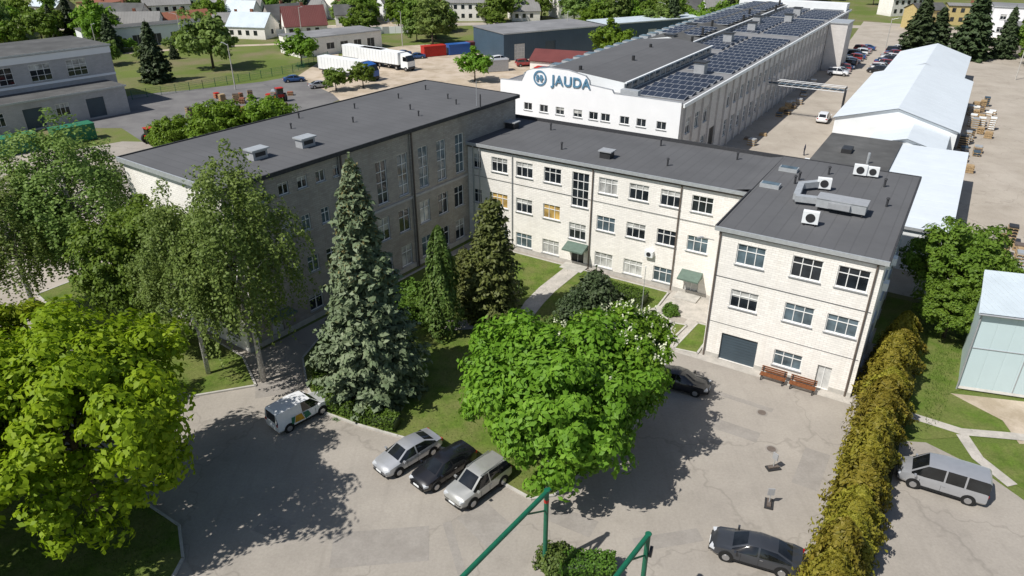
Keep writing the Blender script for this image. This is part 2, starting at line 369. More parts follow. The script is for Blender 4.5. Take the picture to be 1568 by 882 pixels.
def strip(name, pts, w, z, mat):
    mb = MB()
    P = [np.array(p, float) for p in pts]; Lf = []; Rt = []
    for i, p in enumerate(P):
        d = (P[min(i+1, len(P)-1)]-P[max(i-1, 0)]); d /= np.linalg.norm(d); n = np.array((-d[1], d[0]))
        Lf.append(p+n*w/2); Rt.append(p-n*w/2)
    for i in range(len(P)-1):
        mb.poly([(*Rt[i], z), (*Rt[i+1], z), (*Lf[i+1], z), (*Lf[i], z)], mat)
    return mb.build(name)
strip("entrance_path", [W(-16.3, 9.3), W(-16.3, 3), W(-16, 0), W(-15.6, -2), W(-17, -5), W(-20, -7.4), (-9, 56.5), (-12.5, 57.5)], 1.7, .125, 'path')
strip("courtyard_path", [W(-5.0, 6), W(-6.6, 3.2), W(-8.6, 2.6)], 1.2, .13, 'path')
strip("block_footpath", [W(-2.6, -.5), W(-2.5, 4.8)], .9, .02, 'path')
sheet("entrance_apron", [W(-6, 9.3), W(-6, 5), W(-3, 4.8), W(-.02, 5), W(-.02, 9.3)], .014, 'path')
sheet("wall_apron", [W(-2, -.95), W(11.6, -.95), W(11.6, -.05), W(-2, -.05)], .014, 'path')
strip("side_path", [(28.6, 41.6), (31.4, 39.7), (34.8, 39.2), (39, 38.2)], .8, .05, 'path')
strip("side_path_branch", [(31.2, 39.4), (30.9, 37), (31.6, 34.4)], .8, .045, 'path')
strip("town_road", [(-200, 236), (-60, 244), (0, 252), (60, 250), (140, 240), (260, 200)], 7, .006, 'concrete')
strip("town_lane", [(-45, 184), (-52, 215), (-40, 245), (-60, 320)], 4, .018, 'gravel')
strip("garden_lane", [(-150, 200), (-108, 190), (-80, 205), (-50, 212)], 3, .022, 'gravel')
sheet("street_pavement", [(-120, 60), (-46, 52), (-36, 62), (-44, 76), (-60, 104), (-95, 116), (-140, 110)], .009, 'concrete')

# ================================================================== WHITE OFFICE BUILDING (block + middle wing)
bo = empty("office_building", (O[0], O[1], 0), A0)
wl, fr, gl, tr, rf = MB(), MB(), MB(), MB(), MB()
ZB, ZM = 11.3, 11.0
ops = [(1.5, 3.6, 8.6, 10.25, 'g2'), (5.5, 7.6, 8.6, 10.25, 'g1'), (8.6, 10.7, 8.6, 10.25, 'g1'), (1.55, 3.65, 4.9, 6.45, 'g1'), (5.6, 7.7, 4.9, 6.45, 'g2'), (8.6, 10.75, 4.9, 6.4, 'g2'),
       (1.35, 4.2, .02, 2.45, 'garage'), (5.5, 7.6, .95, 2.3, 'g2'), (8.75, 9.75, .02, 2.0, 'door')]
wall(wl, fr, gl, (0, 0), (11.4, 0), 0, ZB-.2, ops, 'brickw')
ops = []
for t in (3.2, 7.4, 12, 16.2):
    for z in (1, 4.9, 8.5): ops.append((t, t+1.9, z, z+1.5, 'w'))
wall(wl, fr, gl, (11.4, 0), (11.4, 20.3), 0, ZB-.2, ops, 'brickw')
wall(wl, fr, gl, (11.4, 20.3), (-31.4, 20.3), 0, ZM-.2, [(x, x+2, z, z+1.6, 'w') for x in range(2, 38, 4) for z in (1, 4.8, 8.4)], 'brickw')
wall(wl, fr, gl, (0, 9.4), (0, 0), 0, ZB-.2, [], 'brickw')
ops = []
cx = [3.9, 6.9, 10.15, 16.2, 19.35, 22.45, 25.4]
kt = ['g1', 'g1', 'g1', 'g3', 'g1', 'g1', 'g1']; km = ['g4', 'g1', 'g4', 'g2', 'g1', 'g1', 'g2']; kb = [None, 'g2', 'g3', 'g3', 'g3', 'g2', None]
sx0 = 1.7
for i, c in enumerate(cx):
    w2 = .98; c = c+sx0
    ops.append((c-w2, c+w2, 8.3, 9.85, kt[i])); ops.append((c-w2, c+w2, 4.45, 5.98, km[i]))
    if kb[i]: ops.append((c-w2, c+w2, .55, 2.1, kb[i]))
ops += [(.6+sx0, 1.6+sx0, 8.3, 9.85, 'g1'), (.6+sx0, 1.6+sx0, 4.45, 5.98, 'g1'), (12.35+sx0, 14.2+sx0, 6.4, 9.9, 'g1'), (12.2+sx0, 14.1+sx0, 2.9, 4.6, 'g1'),
        (12.6+sx0, 14.0+sx0, .02, 2.0, 'doord'), (24.6+sx0, 26.0+sx0, .02, 2.0, 'door'), (2.9+sx0, 4.8+sx0, .55, 2.1, 'g2')]
wall(wl, fr, gl, (-31.4, 9.4), (0, 9.4), 0, ZM-.2, ops, 'brickw')
rf.b2(-.25, 11.65, -.3, 20.55, ZB-.2, ZB, 'roof'); rf.b2(-31.6, -.25, 9.1, 20.55, ZM-.2, ZM, 'roof')
rf.b2(-.27, 11.67, -.34, -.2, ZB-.26, ZB+.06, 'metal'); rf.b2(-.32, -.2, -.2, 9.1, ZB-.26, ZB+.1, 'roofd'); rf.b2(11.55, 11.70, -.2, 20.5, ZB-.26, ZB+.06, 'roofd')
rf.b2(-29.9, -.33, 9.02, 9.14, ZM-.26, ZM+.05, 'metal'); rf.b2(-31.4, 11.67, 20.5, 20.64, ZM-.22, ZB+.06, 'roofd')
rf.b2(-29.7, -.02, 9.3, 9.395, ZM-.5, ZM-.26, 'brown')
rf.b2(0.02, 11.38, -.09, -.005, ZB-.42, ZB-.262, 'brown')
rf.poly([(-1.6, 9.5, ZM+.01), (-.2, 9.2, ZB+.08), (-.2, 20.3, ZB+.02), (-1.6, 20.3, ZM+.01)], 'roof')
def ac_unit(mb, x, y, z, ang=0., s=1.):
    mb.box(x, y, z+.55*s, 1.0*s, .42*s, .8*s, 'white', ang)
    ca, sa = cos(ang), sin(ang)
    mb.cyl((x+sa*.215*s, y-ca*.215*s, z+.55*s), (x+sa*.235*s, y-ca*.235*s, z+.55*s), .30*s, .30*s, 16, 'metald')
    mb.box(x-ca*.35*s, y-sa*.35*s, z+.075, .08, .5*s, .15, 'metald', ang); mb.box(x+ca*.35*s, y+sa*.35*s, z+.075, .08, .5*s, .15, 'metald', ang)
ac_unit(tr, 5.6, 3.8, ZB, .1, 1.15); ac_unit(tr, 4.9, 12.5, ZB, .2, 1.1); ac_unit(tr, 6.9, 18.0, ZB, .1, 1.1); ac_unit(tr, 7.9, 18.2, ZB, .1, 1.0)
def duct(mb, pts, w, h):
    for i in range(len(pts)-1):
        (x0, y0, z0), (x1, y1, z1) = pts[i], pts[i+1]
        mb.box((x0+x1)/2, (y0+y1)/2, (z0+z1)/2, math.hypot(x1-x0, y1-y0)+w*.5, w, h, 'metal', math.atan2(y1-y0, x1-x0))
duct(tr, [(3.6, 8.2, ZB+.5), (3.3, 11.2, ZB+.502), (4.6, 12.6, ZB+.504)], .5, .5)
duct(tr, [(3.7, 7.9, ZB+.5), (5.2, 8.2, ZB+.503)], .55, .5)
tr.b2(5.3, 8.9, 7.2, 8.7, ZB+.3, ZB+1.0, 'metal'); tr.b2(5.25, 8.95, 7.15, 8.75, ZB+1.003, ZB+1.05, 'sill')
for x in (5.5, 8.7):
    for y in (7.35, 8.5): tr.b2(x-.05, x+.05, y-.05, y+.05, ZB, ZB+.3, 'metald')
tr.b2(6.2, 7.8, 6.9, 7.147, ZB+.45, ZB+.9, 'sill')
def skylight(mb, x, y, z, sx=1.6, sy=.9):
    mb.b2(x-sx/2, x+sx/2, y-sy/2, y+sy/2, z, z+.32, 'metal'); mb.b2(x-sx/2+.1, x+sx/2-.1, y-sy/2+.1, y+sy/2-.1, z+.323, z+.36, 'g2')
skylight(tr, .9, 10.9, ZB); skylight(tr, 1.2, 16.2, ZB)
for x, y in ((4.5, 17.0), (2.6, 14), (10, 11), (9.2, 16), (-4, 18), (-9, 12.6), (-12, 18.5), (-20, 12), (-24.5, 17.8), (2.5, 12.8)):
    z = ZB if x > -.2 else ZM
    tr.cyl((x, y, z), (x, y, z+.65), .09, .09, 8, 'roofd'); tr.cyl((x, y, z+.65), (x, y, z+.78), .16, .10, 8, 'roofd')
for x, y in ((-15, 12), (-28.6, 16.4)):
    tr.b2(x-.55, x+.55, y-.5, y+.5, ZM, ZM+.65, 'metald'); tr.b2(x-.7, x+.7, y-.62, y+.62, ZM+.65, ZM+.75, 'sill')
def pipe(x, y, z0, z1, m='brown', r=.07): tr.cyl((x, y, z0), (x, y, z1), r, r, 8, m)
pipe(-15.1, 9.3, 0, ZM-.25); pipe(-6.3, 9.3, 0, ZM-.25); pipe(-24.2, 9.3, 0, ZM-.25, 'sill', .05); pipe(11.0, -.1, 0, ZB-.25); pipe(.15, -.1, 0, ZB-.25)
pipe(-29.0, 9.25, 0, ZM-.3, 'sill', .08); pipe(-28.2, 9.25, 0, ZM-.3, 'sill', .06); pipe(-.12, 9.0, 0, ZM, 'sill', .08)
tr.cyl((-29, 9.33, 7.5), (-.3, 9.33, 7.35), .022, .022, 5, 'metald'); tr.cyl((0.2, -.05, 7.3), (11.3, -.05, 7.25), .022, .022, 5, 'metald')
tr.cyl((0.2, -.04, 3.3), (11.3, -.04, 3.25), .015, .015, 5, 'metald')
tr.b2(-29.6, -.02, 9.33, 9.397, 0, .45, 'kerb'); tr.b2(.02, 1.33, -.06, -.004, 0, .4, 'kerb'); tr.b2(4.22, 8.7, -.06, -.004, 0, .4, 'kerb'); tr.b2(9.8, 11.38, -.06, -.004, 0, .4, 'kerb')
def canopy(x, y, w, z):
    tr.poly([(x-w/2, y-1.3, z), (x+w/2, y-1.3, z), (x+w/2, y-.02, z+.42), (x-w/2, y-.02, z+.42)], 'canopy')
    tr.b2(x-w/2, x+w/2, y-1.34, y-1.28, z-.14, z+.0, 'canopy')
    tr.poly([(x-w/2, y-1.3, z-.13), (x-w/2, y-1.3, z), (x-w/2, y-.02, z+.42), (x-w/2, y-.02, z-.13)], 'canopy')
    tr.poly([(x+w/2, y-1.3, z-.13), (x+w/2, y-1.3, z), (x+w/2, y-.02, z+.42), (x+w/2, y-.02, z-.13)], 'canopy')
    tr.b2(x-w/2-.1, x+w/2+.1, y-1.5, y-.02, .02, .16, 'kerb')
canopy(-31.4+13.3+sx0, 9.4, 2.3, 2.15); canopy(-31.4+25.3+sx0, 9.4, 2.0, 2.1)
for (x, y, z) in ((-31.4+21+sx0, 9.4, 3.0),):
    tr.b2(x-.4, x+.4, y-.4, y-.03, z, z+.6, 'white'); tr.cyl((x, y-.402, z+.3), (x, y-.42, z+.3), .23, .23, 12, 'metald')
tr.b2(11.43, 11.8, 3.9, 4.7, 7.3, 7.9, 'white'); tr.b2(11.43, 11.8, 9, 9.8, 7.3, 7.9, 'white')
tr.cyl((-.3, -.02, 10.1), (-1.0, -.9, 10.5), .03, .03, 6, 'sill'); tr.box(-1.1, -1.0, 10.5, .5, .2, .08, 'sill', .9)
wl.build("walls", bo); fr.build("window_frames", bo); gl.build("glazing_and_doors", bo); rf.build("roof", bo); tr.build("roof_and_wall_fittings", bo, smooth=40)

# ================================================================== LEFT WING (tall production block)
AL = radians(54.5); CL = (-21.5, 49.9)
lo = empty("production_building", (CL[0], CL[1], 0), AL)
wl, fr, gl, rf, tr = MB(), MB(), MB(), MB(), MB()
LL, WW, ZL = 37.7, 13.2, 14.2
ops = []
for a in (2.7, 5.1, 7.0, 8.9, 10.8): ops.append((a, a+(1.3 if a < 3 else 1.0), 12.1, 13.1, 'g1'))
for a in (12.6, 15.7, 18.5, 21.4, 24.1, 27.0): ops.append((a, a+1.35, 8.0, 12.1, 'g2' if a > 18 else 'g1'))
for a in (12.6, 15.4, 18.2, 21.2, 24.0, 26.6): ops.append((a, a+1.5, 4.3, 6.6, 'w')); ops.append((a, a+1.5, .6, 2.8, 'w'))
for a in (4.9, 6.9, 9): ops.append((a, a+.9, 8.4, 9.8, 'w')); ops.append((a, a+1.2, 4.5, 6, 'w'))
ops.append((2.4, 3.6, .02, 2.2, 'door')); ops.append((6.5, 8.0, .9, 2.5, 'w'))
wall(wl, fr, gl, (0, 0), (LL, 0), 0, ZL-.2, ops, 'brickg')
ops = [(a, a+1.6, z, z+2.0, 'w') for a in (1.5, 4.6, 7.7, 10.4) for z in (1, 4.8, 9)]
wall(wl, fr, gl, (0, WW), (0, 0), 0, ZL-.2, ops, 'brickw')
wall(wl, fr, gl, (LL, 0), (LL, WW), 0, ZL-.2, [], 'brickg')
wall(wl, fr, gl, (LL, WW), (0, WW), 0, ZL-.2, [(a, a+2.2, z, z+2.2, 'w') for a in range(2, 35, 4) for z in (1, 5, 9.5)], 'brickg')
rf.b2(-.3, LL+.3, -.3, WW+.3, ZL-.2, ZL, 'roof')
rf.b2(-.34, LL+.34, -.36, -.24, ZL-.3, ZL+.06, 'roofd'); rf.b2(-.36, -.24, -.2, WW+.3, ZL-.3, ZL+.1, 'metal'); rf.b2(LL+.24, LL+.36, -.2, WW+.3, ZL-.3, ZL+.08, 'roofd'); rf.b2(-.2, LL+.2, WW+.24, WW+.36, ZL-.3, ZL+.1, 'roofd')
for a in (11.6, 20.4): tr.b2(a-.2, a+.2, -.14, -.003, 0, ZL-.31, 'brickg')
for a in (20.4, 11.6): tr.cyl((a, -.22, 0), (a, -.22, ZL-.25), .08, .08, 8, 'brown')
tr.b2(12.0, 28.8, -.1, -.003, 7.35, 7.6, 'brickl'); tr.b2(0.02, 28.8, -.06, -.004, 0, .5, 'kerb')
for x, y in ((6.4, 3.9), (11.0, 3.4)):
    tr.b2(x-.7, x+.7, y-.45, y+.45, ZL, ZL+.75, 'sill'); tr.b2(x-.85, x+.85, y-.6, y+.6, ZL+.75, ZL+.87, 'metal')
    tr.b2(x-.5, x+.5, y-.46, y-.453, ZL+.25, ZL+.6, 'metald')
for x, y in ((14, 9), (19, 6), (23, 10), (26, 5), (29, 9.5), (32, 5), (34, 10), (24.5, 2.5), (17, 11.5), (30.5, 2.6)):
    tr.cyl((x, y, ZL), (x, y, ZL+.45), .07, .07, 8, 'roofd'); tr.cyl((x, y, ZL+.45), (x, y, ZL+.55), .13, .08, 8, 'roofd')
tr.b2(1.8, 4.2, -1.3, -.02, 2.35, 2.5, 'canopy'); tr.b2(30.7, 30.8, -.5, -.4, ZL, ZL+1.4, 'roofd')
tr.cyl((31.2, .4, ZL), (31.2, .4, ZL+2.6), .03, .03, 6, 'metal')
wl.build("walls", lo); fr.build("window_frames", lo); gl.build("glazing_and_doors", lo); rf.build("roof", lo); tr.build("roof_vents_and_pipes", lo, smooth=40)

# ================================================================== FACTORY HALL with sign and solar roof
ho = empty("factory_hall", (O[0], O[1], 0), A0)
wl, fr, gl, rf, tr, sp = MB(), MB(), MB(), MB(), MB(), MB()
X0, X1, Y0, Y1, ZH = -44.3, -17.0, 38.3, 160., 10.2
ops = []
for d in (4.0, 6.6, 9.2, 12.0, 14.4, 16.2, 19.0, 21.4, 24.2):
    ops.append((d, d+1.35, 7.1, 8.15, 'g1'))
for d in (4.2, 6.8, 9.5, 12, 14.5, 17, 19.5, 22, 24.4): ops.append((d, d+1.1, 4.0, 5.0, 'g1'))
wall(wl, fr, gl, (X0, Y0), (X1, Y0), 0, 10.6, ops, 'plaster')
prof = [(0, 10.6), (0, 11.0), (3.6, 11.1), (4.4, 12.6), (5.2, 12.9), (8, 13.35), (11, 13.3), (13.6, 12.8), (14.2, 12.2), (14.3, 11.7), (17.6, 11.4), (17.9, 10.95), (22, 10.95), (27.3, 10.9), (27.3, 10.6)]
wl.poly([(X0+a, Y0, z) for a, z in prof], 'plaster'); wl.poly([(X0+a, Y0+.35, z) for a, z in prof], 'plaster')
for i in range(1, len(prof)-2):
    (a, z), (b, y) = prof[i], prof[i+1]; wl.poly([(X0+a, Y0-.04, z), (X0+b, Y0-.04, y), (X0+b, Y0+.39, y), (X0+a, Y0+.39, z)], 'sill')
for d in (4.2, 9.5, 14.5, 19.5, 24.4): wl.b2(X0+d-.1, X0+d+1.2, Y0-.02, Y0-.004, 5.45, 5.6, 'gold')
ops = []
nb = 34
for i in range(nb):
    a = 2.0+i*3.52
    if 12.2 < a+1.3 < 18: continue
    ops.append((a, a+2.5, 6.1, 8.3, 'g1' if R.random() < .6 else 'g2')); ops.append((a, a+2.5, 1.6, 4.2, 'g2' if R.random() < .6 else 'g1'))
ops.append((12.6, 16.6, .02, 4.6, 'open'))
wall(wl, fr, gl, (X1, Y0), (X1, Y1), 0, ZH+.4, ops, 'sidew', depth=.25, sill=False)
wall(wl, fr, gl, (X1, Y1), (X0, Y1), 0, ZH+.4, [], 'plaster'); wall(wl, fr, gl, (X0, Y1), (X0, Y0), 0, ZH+.4, [], 'plaster')
for i in range(nb+1):
    a = Y0+1.5+i*3.52
    if a < Y1-1: tr.b2(X1+.003, X1+.28, a-.22, a+.22, 0, ZH+.1, 'sidew')
rf.b2(X0+.1, X1+.35, Y0+.4, Y1+.2, ZH, ZH+.25, 'roofpale'); rf.b2(X1+.2, X1+.42, Y0+.1, Y1+.2, ZH+.05, ZH+.5, 'white')
zr = ZH+.25
def raised(x0, x1, y0, y1, h, mt='roof'):
    xm = (x0+x1)/2
    rf.poly([(x0, y0, zr+h), (xm, y0, zr+h+.7), (xm, y1, zr+h+.7), (x0, y1, zr+h)], mt); rf.poly([(xm, y0, zr+h+.7), (x1, y0, zr+h), (x1, y1, zr+h), (xm, y1, zr+h+.7)], mt)
    rf.poly([(x0, y0, zr), (x1, y0, zr), (x1, y0, zr+h), (xm, y0, zr+h+.7), (x0, y0, zr+h)], 'white'); rf.poly([(x0, y1, zr), (x1, y1, zr), (x1, y1, zr+h), (xm, y1, zr+h+.7), (x0, y1, zr+h)], 'white')
    rf.b2(x1-.1, x1, y0, y1, zr, zr+h-.12, 'metal'); rf.b2(x0, x0+.1, y0, y1, zr, zr+h-.12, 'metal'); rf.b2(x1-.05, x1+.25, y0, y1, zr+h-.12, zr+h+.06, 'white')
    y = y0+.6
    while y < y1-2: rf.b2(x1+.003, x1+.03, y, y+1.7, zr+.25, zr+h-.25, 'g2'); y += 2.1
raised(-40.2, -26.2, Y0+3, 78, 1.4)
raised(-40.2, -31.5, 82, 155, .9, 'roofold')
for i in range(30):
    y = Y0+4+i*3.9; rf.b2(-42.8, -41.0, y, y+1.8, zr, zr+.9, 'metal'); rf.b2(-42.7, -41.1, y+.1, y+1.7, zr+.9, zr+1.0, 'g2')
    if i % 3 == 0: rf.cyl((-34+(i % 5), y+1, zr+1.3), (-34+(i % 5), y+1, zr+2.6), .25, .25, 8, 'metald')
def solar(x0, x1, y, z):
    sp.poly([(x0, y, z+.12), (x1, y, z+.12), (x1, y+1.65, z+.42), (x0, y+1.65, z+.42)], 'solar')
    sp.b2(x0, x1, y+1.65, y+1.72, z+.05, z+.44, 'metal'); sp.b2(x0, x1, y-.08, y-.003, z+.05, z+.15, 'metal')
y = Y0+3
while y < Y1-6:
    if not (58 < y < 61 or 100 < y < 104 or 130 < y < 133):
        solar(-24.8, -17.7, y, zr)
        if y > 80: solar(-30.8, -25.7, y, zr)
        if 86 < y < 152: solar(-39.6, -36.2, y, zr+1.25); solar(-35.5, -32, y, zr+1.25)
    y += 2.95
rf.b2(-44, -17.2, 155.5, 159.5, zr, zr+1.8, 'white'); rf.b2(X1+.3, X1+4.3, 132, 139, 0, 10.4, 'sidew'); rf.b2(X1+.3, X1+4.5, 131.8, 139.2, 10.4, 10.6, 'metal')
for (x, y) in ((-22, 60), (-27.5, 92), (-28, 110), (-24.8, 128), (-30, 121), (-26, 142), (-36, 84), (-38, 101)):
    rf.b2(x-.8, x+.8, y-.8, y+.8, zr, zr+1.7, 'sill'); rf.b2(x-1, x+1, y-1, y+1, zr+1.7, zr+1.85, 'metald')
rf.b2(-26, -23.5, Y0+1.2, Y0+2.2, zr, zr+.9, 'metal')
wl.build("walls", ho); fr.build("window_frames", ho); gl.build("glazing_and_doors", ho); rf.build("roof", ho); tr.build("pilasters", ho); sp.build("solar_panels", ho)
cu = bpy.data.curves.new("sign_letters", 'FONT'); cu.body = "JAUDA"; cu.size = 1.85; cu.extrude = .06; cu.space_character = 1.08; cu.offset = .035
cu.materials.append(M['signblue'])
so = bpy.data.objects.new("sign_letters", cu); COL.objects.link(so); so.parent = ho; so.location = (X0+8.5, Y0-.09, 11.15); so.rotation_euler = (pi/2, 0, 0)
mb = MB(); cxs, czs = X0+6.6, 11.8
n = 28
for k in range(n):
    a, b = 2*pi*k/n, 2*pi*(k+1)/n; r0, r1 = 1.05, .82
    mb.poly([(cxs+r0*cos(a), Y0-.10, czs+r0*sin(a)), (cxs+r0*cos(b), Y0-.10, czs+r0*sin(b)), (cxs+r1*cos(b), Y0-.10, czs+r1*sin(b)), (cxs+r1*cos(a), Y0-.10, czs+r1*sin(a))], 'signblue')
mb.b2(cxs-.55, cxs-.2, Y0-.14, Y0-.1, czs-.45, czs+.45, 'signblue'); mb.b2(cxs+.05, cxs+.4, Y0-.14, Y0-.1, czs-.45, czs+.45, 'signblue'); mb.b2(cxs-.6, cxs+.6, Y0-.13, Y0-.103, czs-.1, czs+.12, 'signblue')
mb.build("sign_logo", ho)
pb = MB()
for dy in (0, 1.2):
    pb.cyl((X1+.3, 82+dy, 5.6), (X1+13, 82+dy, 5.6), .06, .06, 6, 'sill'); pb.cyl((X1+.3, 82+dy, 6.4), (X1+13, 82+dy, 6.4), .06, .06, 6, 'sill')
for i in range(11):
    x = X1+.5+i*1.2; pb.cyl((x, 82, 5.6), (x+1.1, 82, 6.4), .04, .04, 5, 'sill'); pb.cyl((x, 82, 5.6), (x, 83.2, 5.6), .04, .04, 5, 'sill')
pb.cyl((X1+13, 82, 0), (X1+13, 82, 6.4), .12, .12, 6, 'metald'); pb.cyl((X1+13, 83.2, 0), (X1+13, 83.2, 6.4), .12, .12, 6, 'metald')
pb.cyl((X1+.3, 82.6, 5.85), (X1+13, 82.6, 5.85), .16, .16, 8, 'bluedark')
pb.build("pipe_bridge", None, 40, (O[0], O[1], 0), A0)

# ================================================================== WHITE TENT HALLS + LOW BUILDINGS RIGHT
def gable(name, x0, x1, y0, y1, ze, zp, wallm, roofm, org=(O[0], O[1]), ang=A0, ridge='y', doors=True, ov=.3):
    e = empty(name, (org[0], org[1], 0), ang); w, r, f, g = MB(), MB(), MB(), MB()
    if ridge == 'y':
        xm = (x0+x1)/2; k = (zp-ze)/(xm-x0)
        w.poly([(x0, y0, 0), (x1, y0, 0), (x1, y0, ze), (xm, y0, zp), (x0, y0, ze)], wallm); w.poly([(x1, y1, 0), (x0, y1, 0), (x0, y1, ze), (xm, y1, zp), (x1, y1, ze)], wallm)
        w.poly([(x1, y0, 0), (x1, y1, 0), (x1, y1, ze), (x1, y0, ze)], wallm); w.poly([(x0, y1, 0), (x0, y0, 0), (x0, y0, ze), (x0, y1, ze)], wallm)
        for z in (0., .12):
            r.poly([(x0-ov, y0-ov, ze-k*ov+z+.02), (xm, y0-ov, zp+z+.02), (xm, y1+ov, zp+z+.02), (x0-ov, y1+ov, ze-k*ov+z+.02)], roofm)
            r.poly([(xm, y0-ov, zp+z+.02), (x1+ov, y0-ov, ze-k*ov+z+.02), (x1+ov, y1+ov, ze-k*ov+z+.02), (xm, y1+ov, zp+z+.02)], roofm)
        if doors: g.b2(xm-1.6, xm+1.6, y0-.06, y0-.01, .02, 3.4, 'sill')
    else:
        ym = (y0+y1)/2; k = (zp-ze)/(ym-y0)
        w.poly([(x0, y0, 0), (x1, y0, 0), (x1, y0, ze), (x0, y0, ze)], wallm); w.poly([(x1, y1, 0), (x0, y1, 0), (x0, y1, ze), (x1, y1, ze)], wallm)
        w.poly([(x1, y0, 0), (x1, y1, 0), (x1, y1, ze), (x1, ym, zp), (x1, y0, ze)], wallm); w.poly([(x0, y1, 0), (x0, y0, 0), (x0, y0, ze), (x0, ym, zp), (x0, y1, ze)], wallm)
        for z in (0., .12):
            r.poly([(x0-ov, y0-ov, ze-k*ov+z+.02), (x1+ov, y0-ov, ze-k*ov+z+.02), (x1+ov, ym, zp+z+.02), (x0-ov, ym, zp+z+.02)], roofm)
            r.poly([(x0-ov, ym, zp+z+.02), (x1+ov, ym, zp+z+.02), (x1+ov, y1+ov, ze-k*ov+z+.02), (x0-ov, y1+ov, ze-k*ov+z+.02)], roofm)
    w.build("walls", e); r.build("roof", e)
    if g.v: g.build("door", e)
    return e
gable("tent_warehouse", -2.8, 13.6, 68, 109, 4.6, 6.9, 'white', 'membrane')
gable("tent_warehouse", -1.5, 12.0, 112, 140, 4.4, 6.6, 'white', 'membrane')
gable("tent_canopy", 3.5, 12.5, 58, 67.6, 4.0, 5.2, 'white', 'membrane')
def flat(name, x0, x1, y0, y1, z, wallm, roofm, org=(O[0], O[1]), ang=A0, ops=None, sides=None):
    e = empty(name, (org[0], org[1], 0), ang); w, f, g, r = MB(), MB(), MB(), MB()
    wall(w, f, g, (x0, y0), (x1, y0), 0, z-.15, ops or [], wallm); wall(w, f, g, (x1, y0), (x1, y1), 0, z-.15, sides or [], wallm)
    wall(w, f, g, (x1, y1), (x0, y1), 0, z-.15, [], wallm); wall(w, f, g, (x0, y1), (x0, y0), 0, z-.15, [], wallm)
    r.b2(x0-.2, x1+.2, y0-.2, y1+.2, z-.15, z+.05, roofm); r.b2(x0-.25, x1+.25, y0-.26, y0-.203, z-.2, z+.1, 'metal')
    w.build("walls", e); r.build("roof", e)
    if f.v: f.build("window_frames", e)
    if g.v: g.build("glazing_and_doors", e)
    return e
flat("workshop_building", -1.2, 7.4, 22.5, 57.5, 4.8, 'brickw', 'roofold', ops=[])
flat("storage_building", 7.7, 15.2, 26, 57.5, 4.6, 'white', 'membrane')
mb = MB(); mb.b2(-2.8, -1.25, 44, 48.5, 0, 3.4, 'white'); mb.b2(2, 3.2, 30, 31, 4.86, 5.5, 'metal'); mb.b2(3.8, 4.5, 38, 41, 4.86, 5.3, 'redp'); mb.cyl((5, 45, 4.8), (5, 45, 6.2), .15, .15, 8, 'metal'); mb.b2(0, 1, 26, 27, 4.86, 5.6, 'metald'); mb.b2(1.4, 2.6, 48, 50, 4.86, 5.4, 'metald'); mb.b2(4.6, 5.6, 33, 34, 4.86, 5.4, 'sill')
mb.build("workshop_annex", None, None, (O[0], O[1], 0), A0)
# pale blue shed bottom right (skewed plan)
bs = empty("blue_shed", (33.9, 44.9, 0), 0)
w, r = MB(), MB()
fx, fy = cos(radians(-16)), sin(radians(-16)); dx, dy = .53, .848
def q(a, d, z): return (fx*a+dx*d, fy*a+dy*d, z)
DD = 6.4
w.poly([q(0, 0, 0), q(16, 0, 0), q(16, 0, 6.6), q(0, 0, 6.6)], 'bluewall'); w.poly([q(0, DD, 0), q(0, 0, 0), q(0, 0, 6.6), q(0, DD, 7.1)], 'bluewall')
w.poly([q(16, 0, 0), q(16, DD, 0), q(16, DD, 7.1), q(16, 0, 6.6)], 'bluewall'); w.poly([q(16, DD, 0), q(0, DD, 0), q(0, DD, 7.1), q(16, DD, 7.1)], 'bluewall')
for z in (.02, .14): r.poly([q(-.3, -.3, 6.58+z), q(16.3, -.3, 6.58+z), q(16.3, DD+.3, 7.12+z), q(-.3, DD+.3, 7.12+z)], 'corr')
r.cyl(q(-.3, -.36, 6.62), q(16.3, -.36, 6.62), .07, .07, 6, 'sill'); r.cyl(q(-.06, -.1, 0), q(-.06, -.1, 6.5), .06, .06, 8, 'sill')
r.cyl(q(0, -.02, 3.7), q(16, -.02, 3.7), .04, .04, 6, 'sill'); r.cyl(q(0, -.02, .15), q(16, -.02, .15), .15, .15, 4, 'kerb')
for a in (3.6, 7.2, 10.8): r.cyl(q(a, -.02, 0), q(a, -.02, 6.5), .035, .035, 6, 'sill')
w.build("walls", bs); r.build("roof_and_trim", bs)

# ================================================================== LEFT BACK BUILDINGS
RB = (-69.6, 130.9); AB = radians(51)
flat("garage_annex", -50, 0, 0, 7.0, 4.9, 'brickl', 'roofold', RB, AB, ops=[(a, a+(3 if a % 2 else 2.2), .3 if a % 2 else 1.5, 3.6, 'garage' if a % 2 else 'g1') for a in (3, 8, 13, 18, 23, 28, 33, 38.0, 43)], sides=[(2, 4, 1.2, 3, 'g1')])
wb_ = flat("warehouse_building", -50, 2, 7.05, 23, 11, 'brickl', 'roofold', RB, AB, ops=[(a, a+3.4, 6.4, 9.2, 'g1') for a in range(2, 48, 6)], sides=[(5, 8, 4, 7, 'g1')])
mb = MB(); mb.b2(-50, 2.05, 6.95, 7.045, 9.6, 10.7, 'plaster'); mb.b2(-50, 2.05, 6.96, 7.046, 5.7, 6.1, 'plaster'); mb.build("facade_bands", wb_)
flat("long_garage", 0, 34, 0, 7, 5.2, 'white', 'roofold', (-112, 196), radians(40), ops=[(a, a+2.4, .1, 3, 'doord') for a in range(2, 31, 5)])
flat("white_garage", 0, 24, 0, 11, 4.6, 'brickw', 'roofpale', (-53, 186.5), radians(42), ops=[(a, a+2.2, .1 if a > 8 else 1.4, 2.9, 'doord') for a in (2.5, 7.5, 11.5, 15.5, 19.5)])
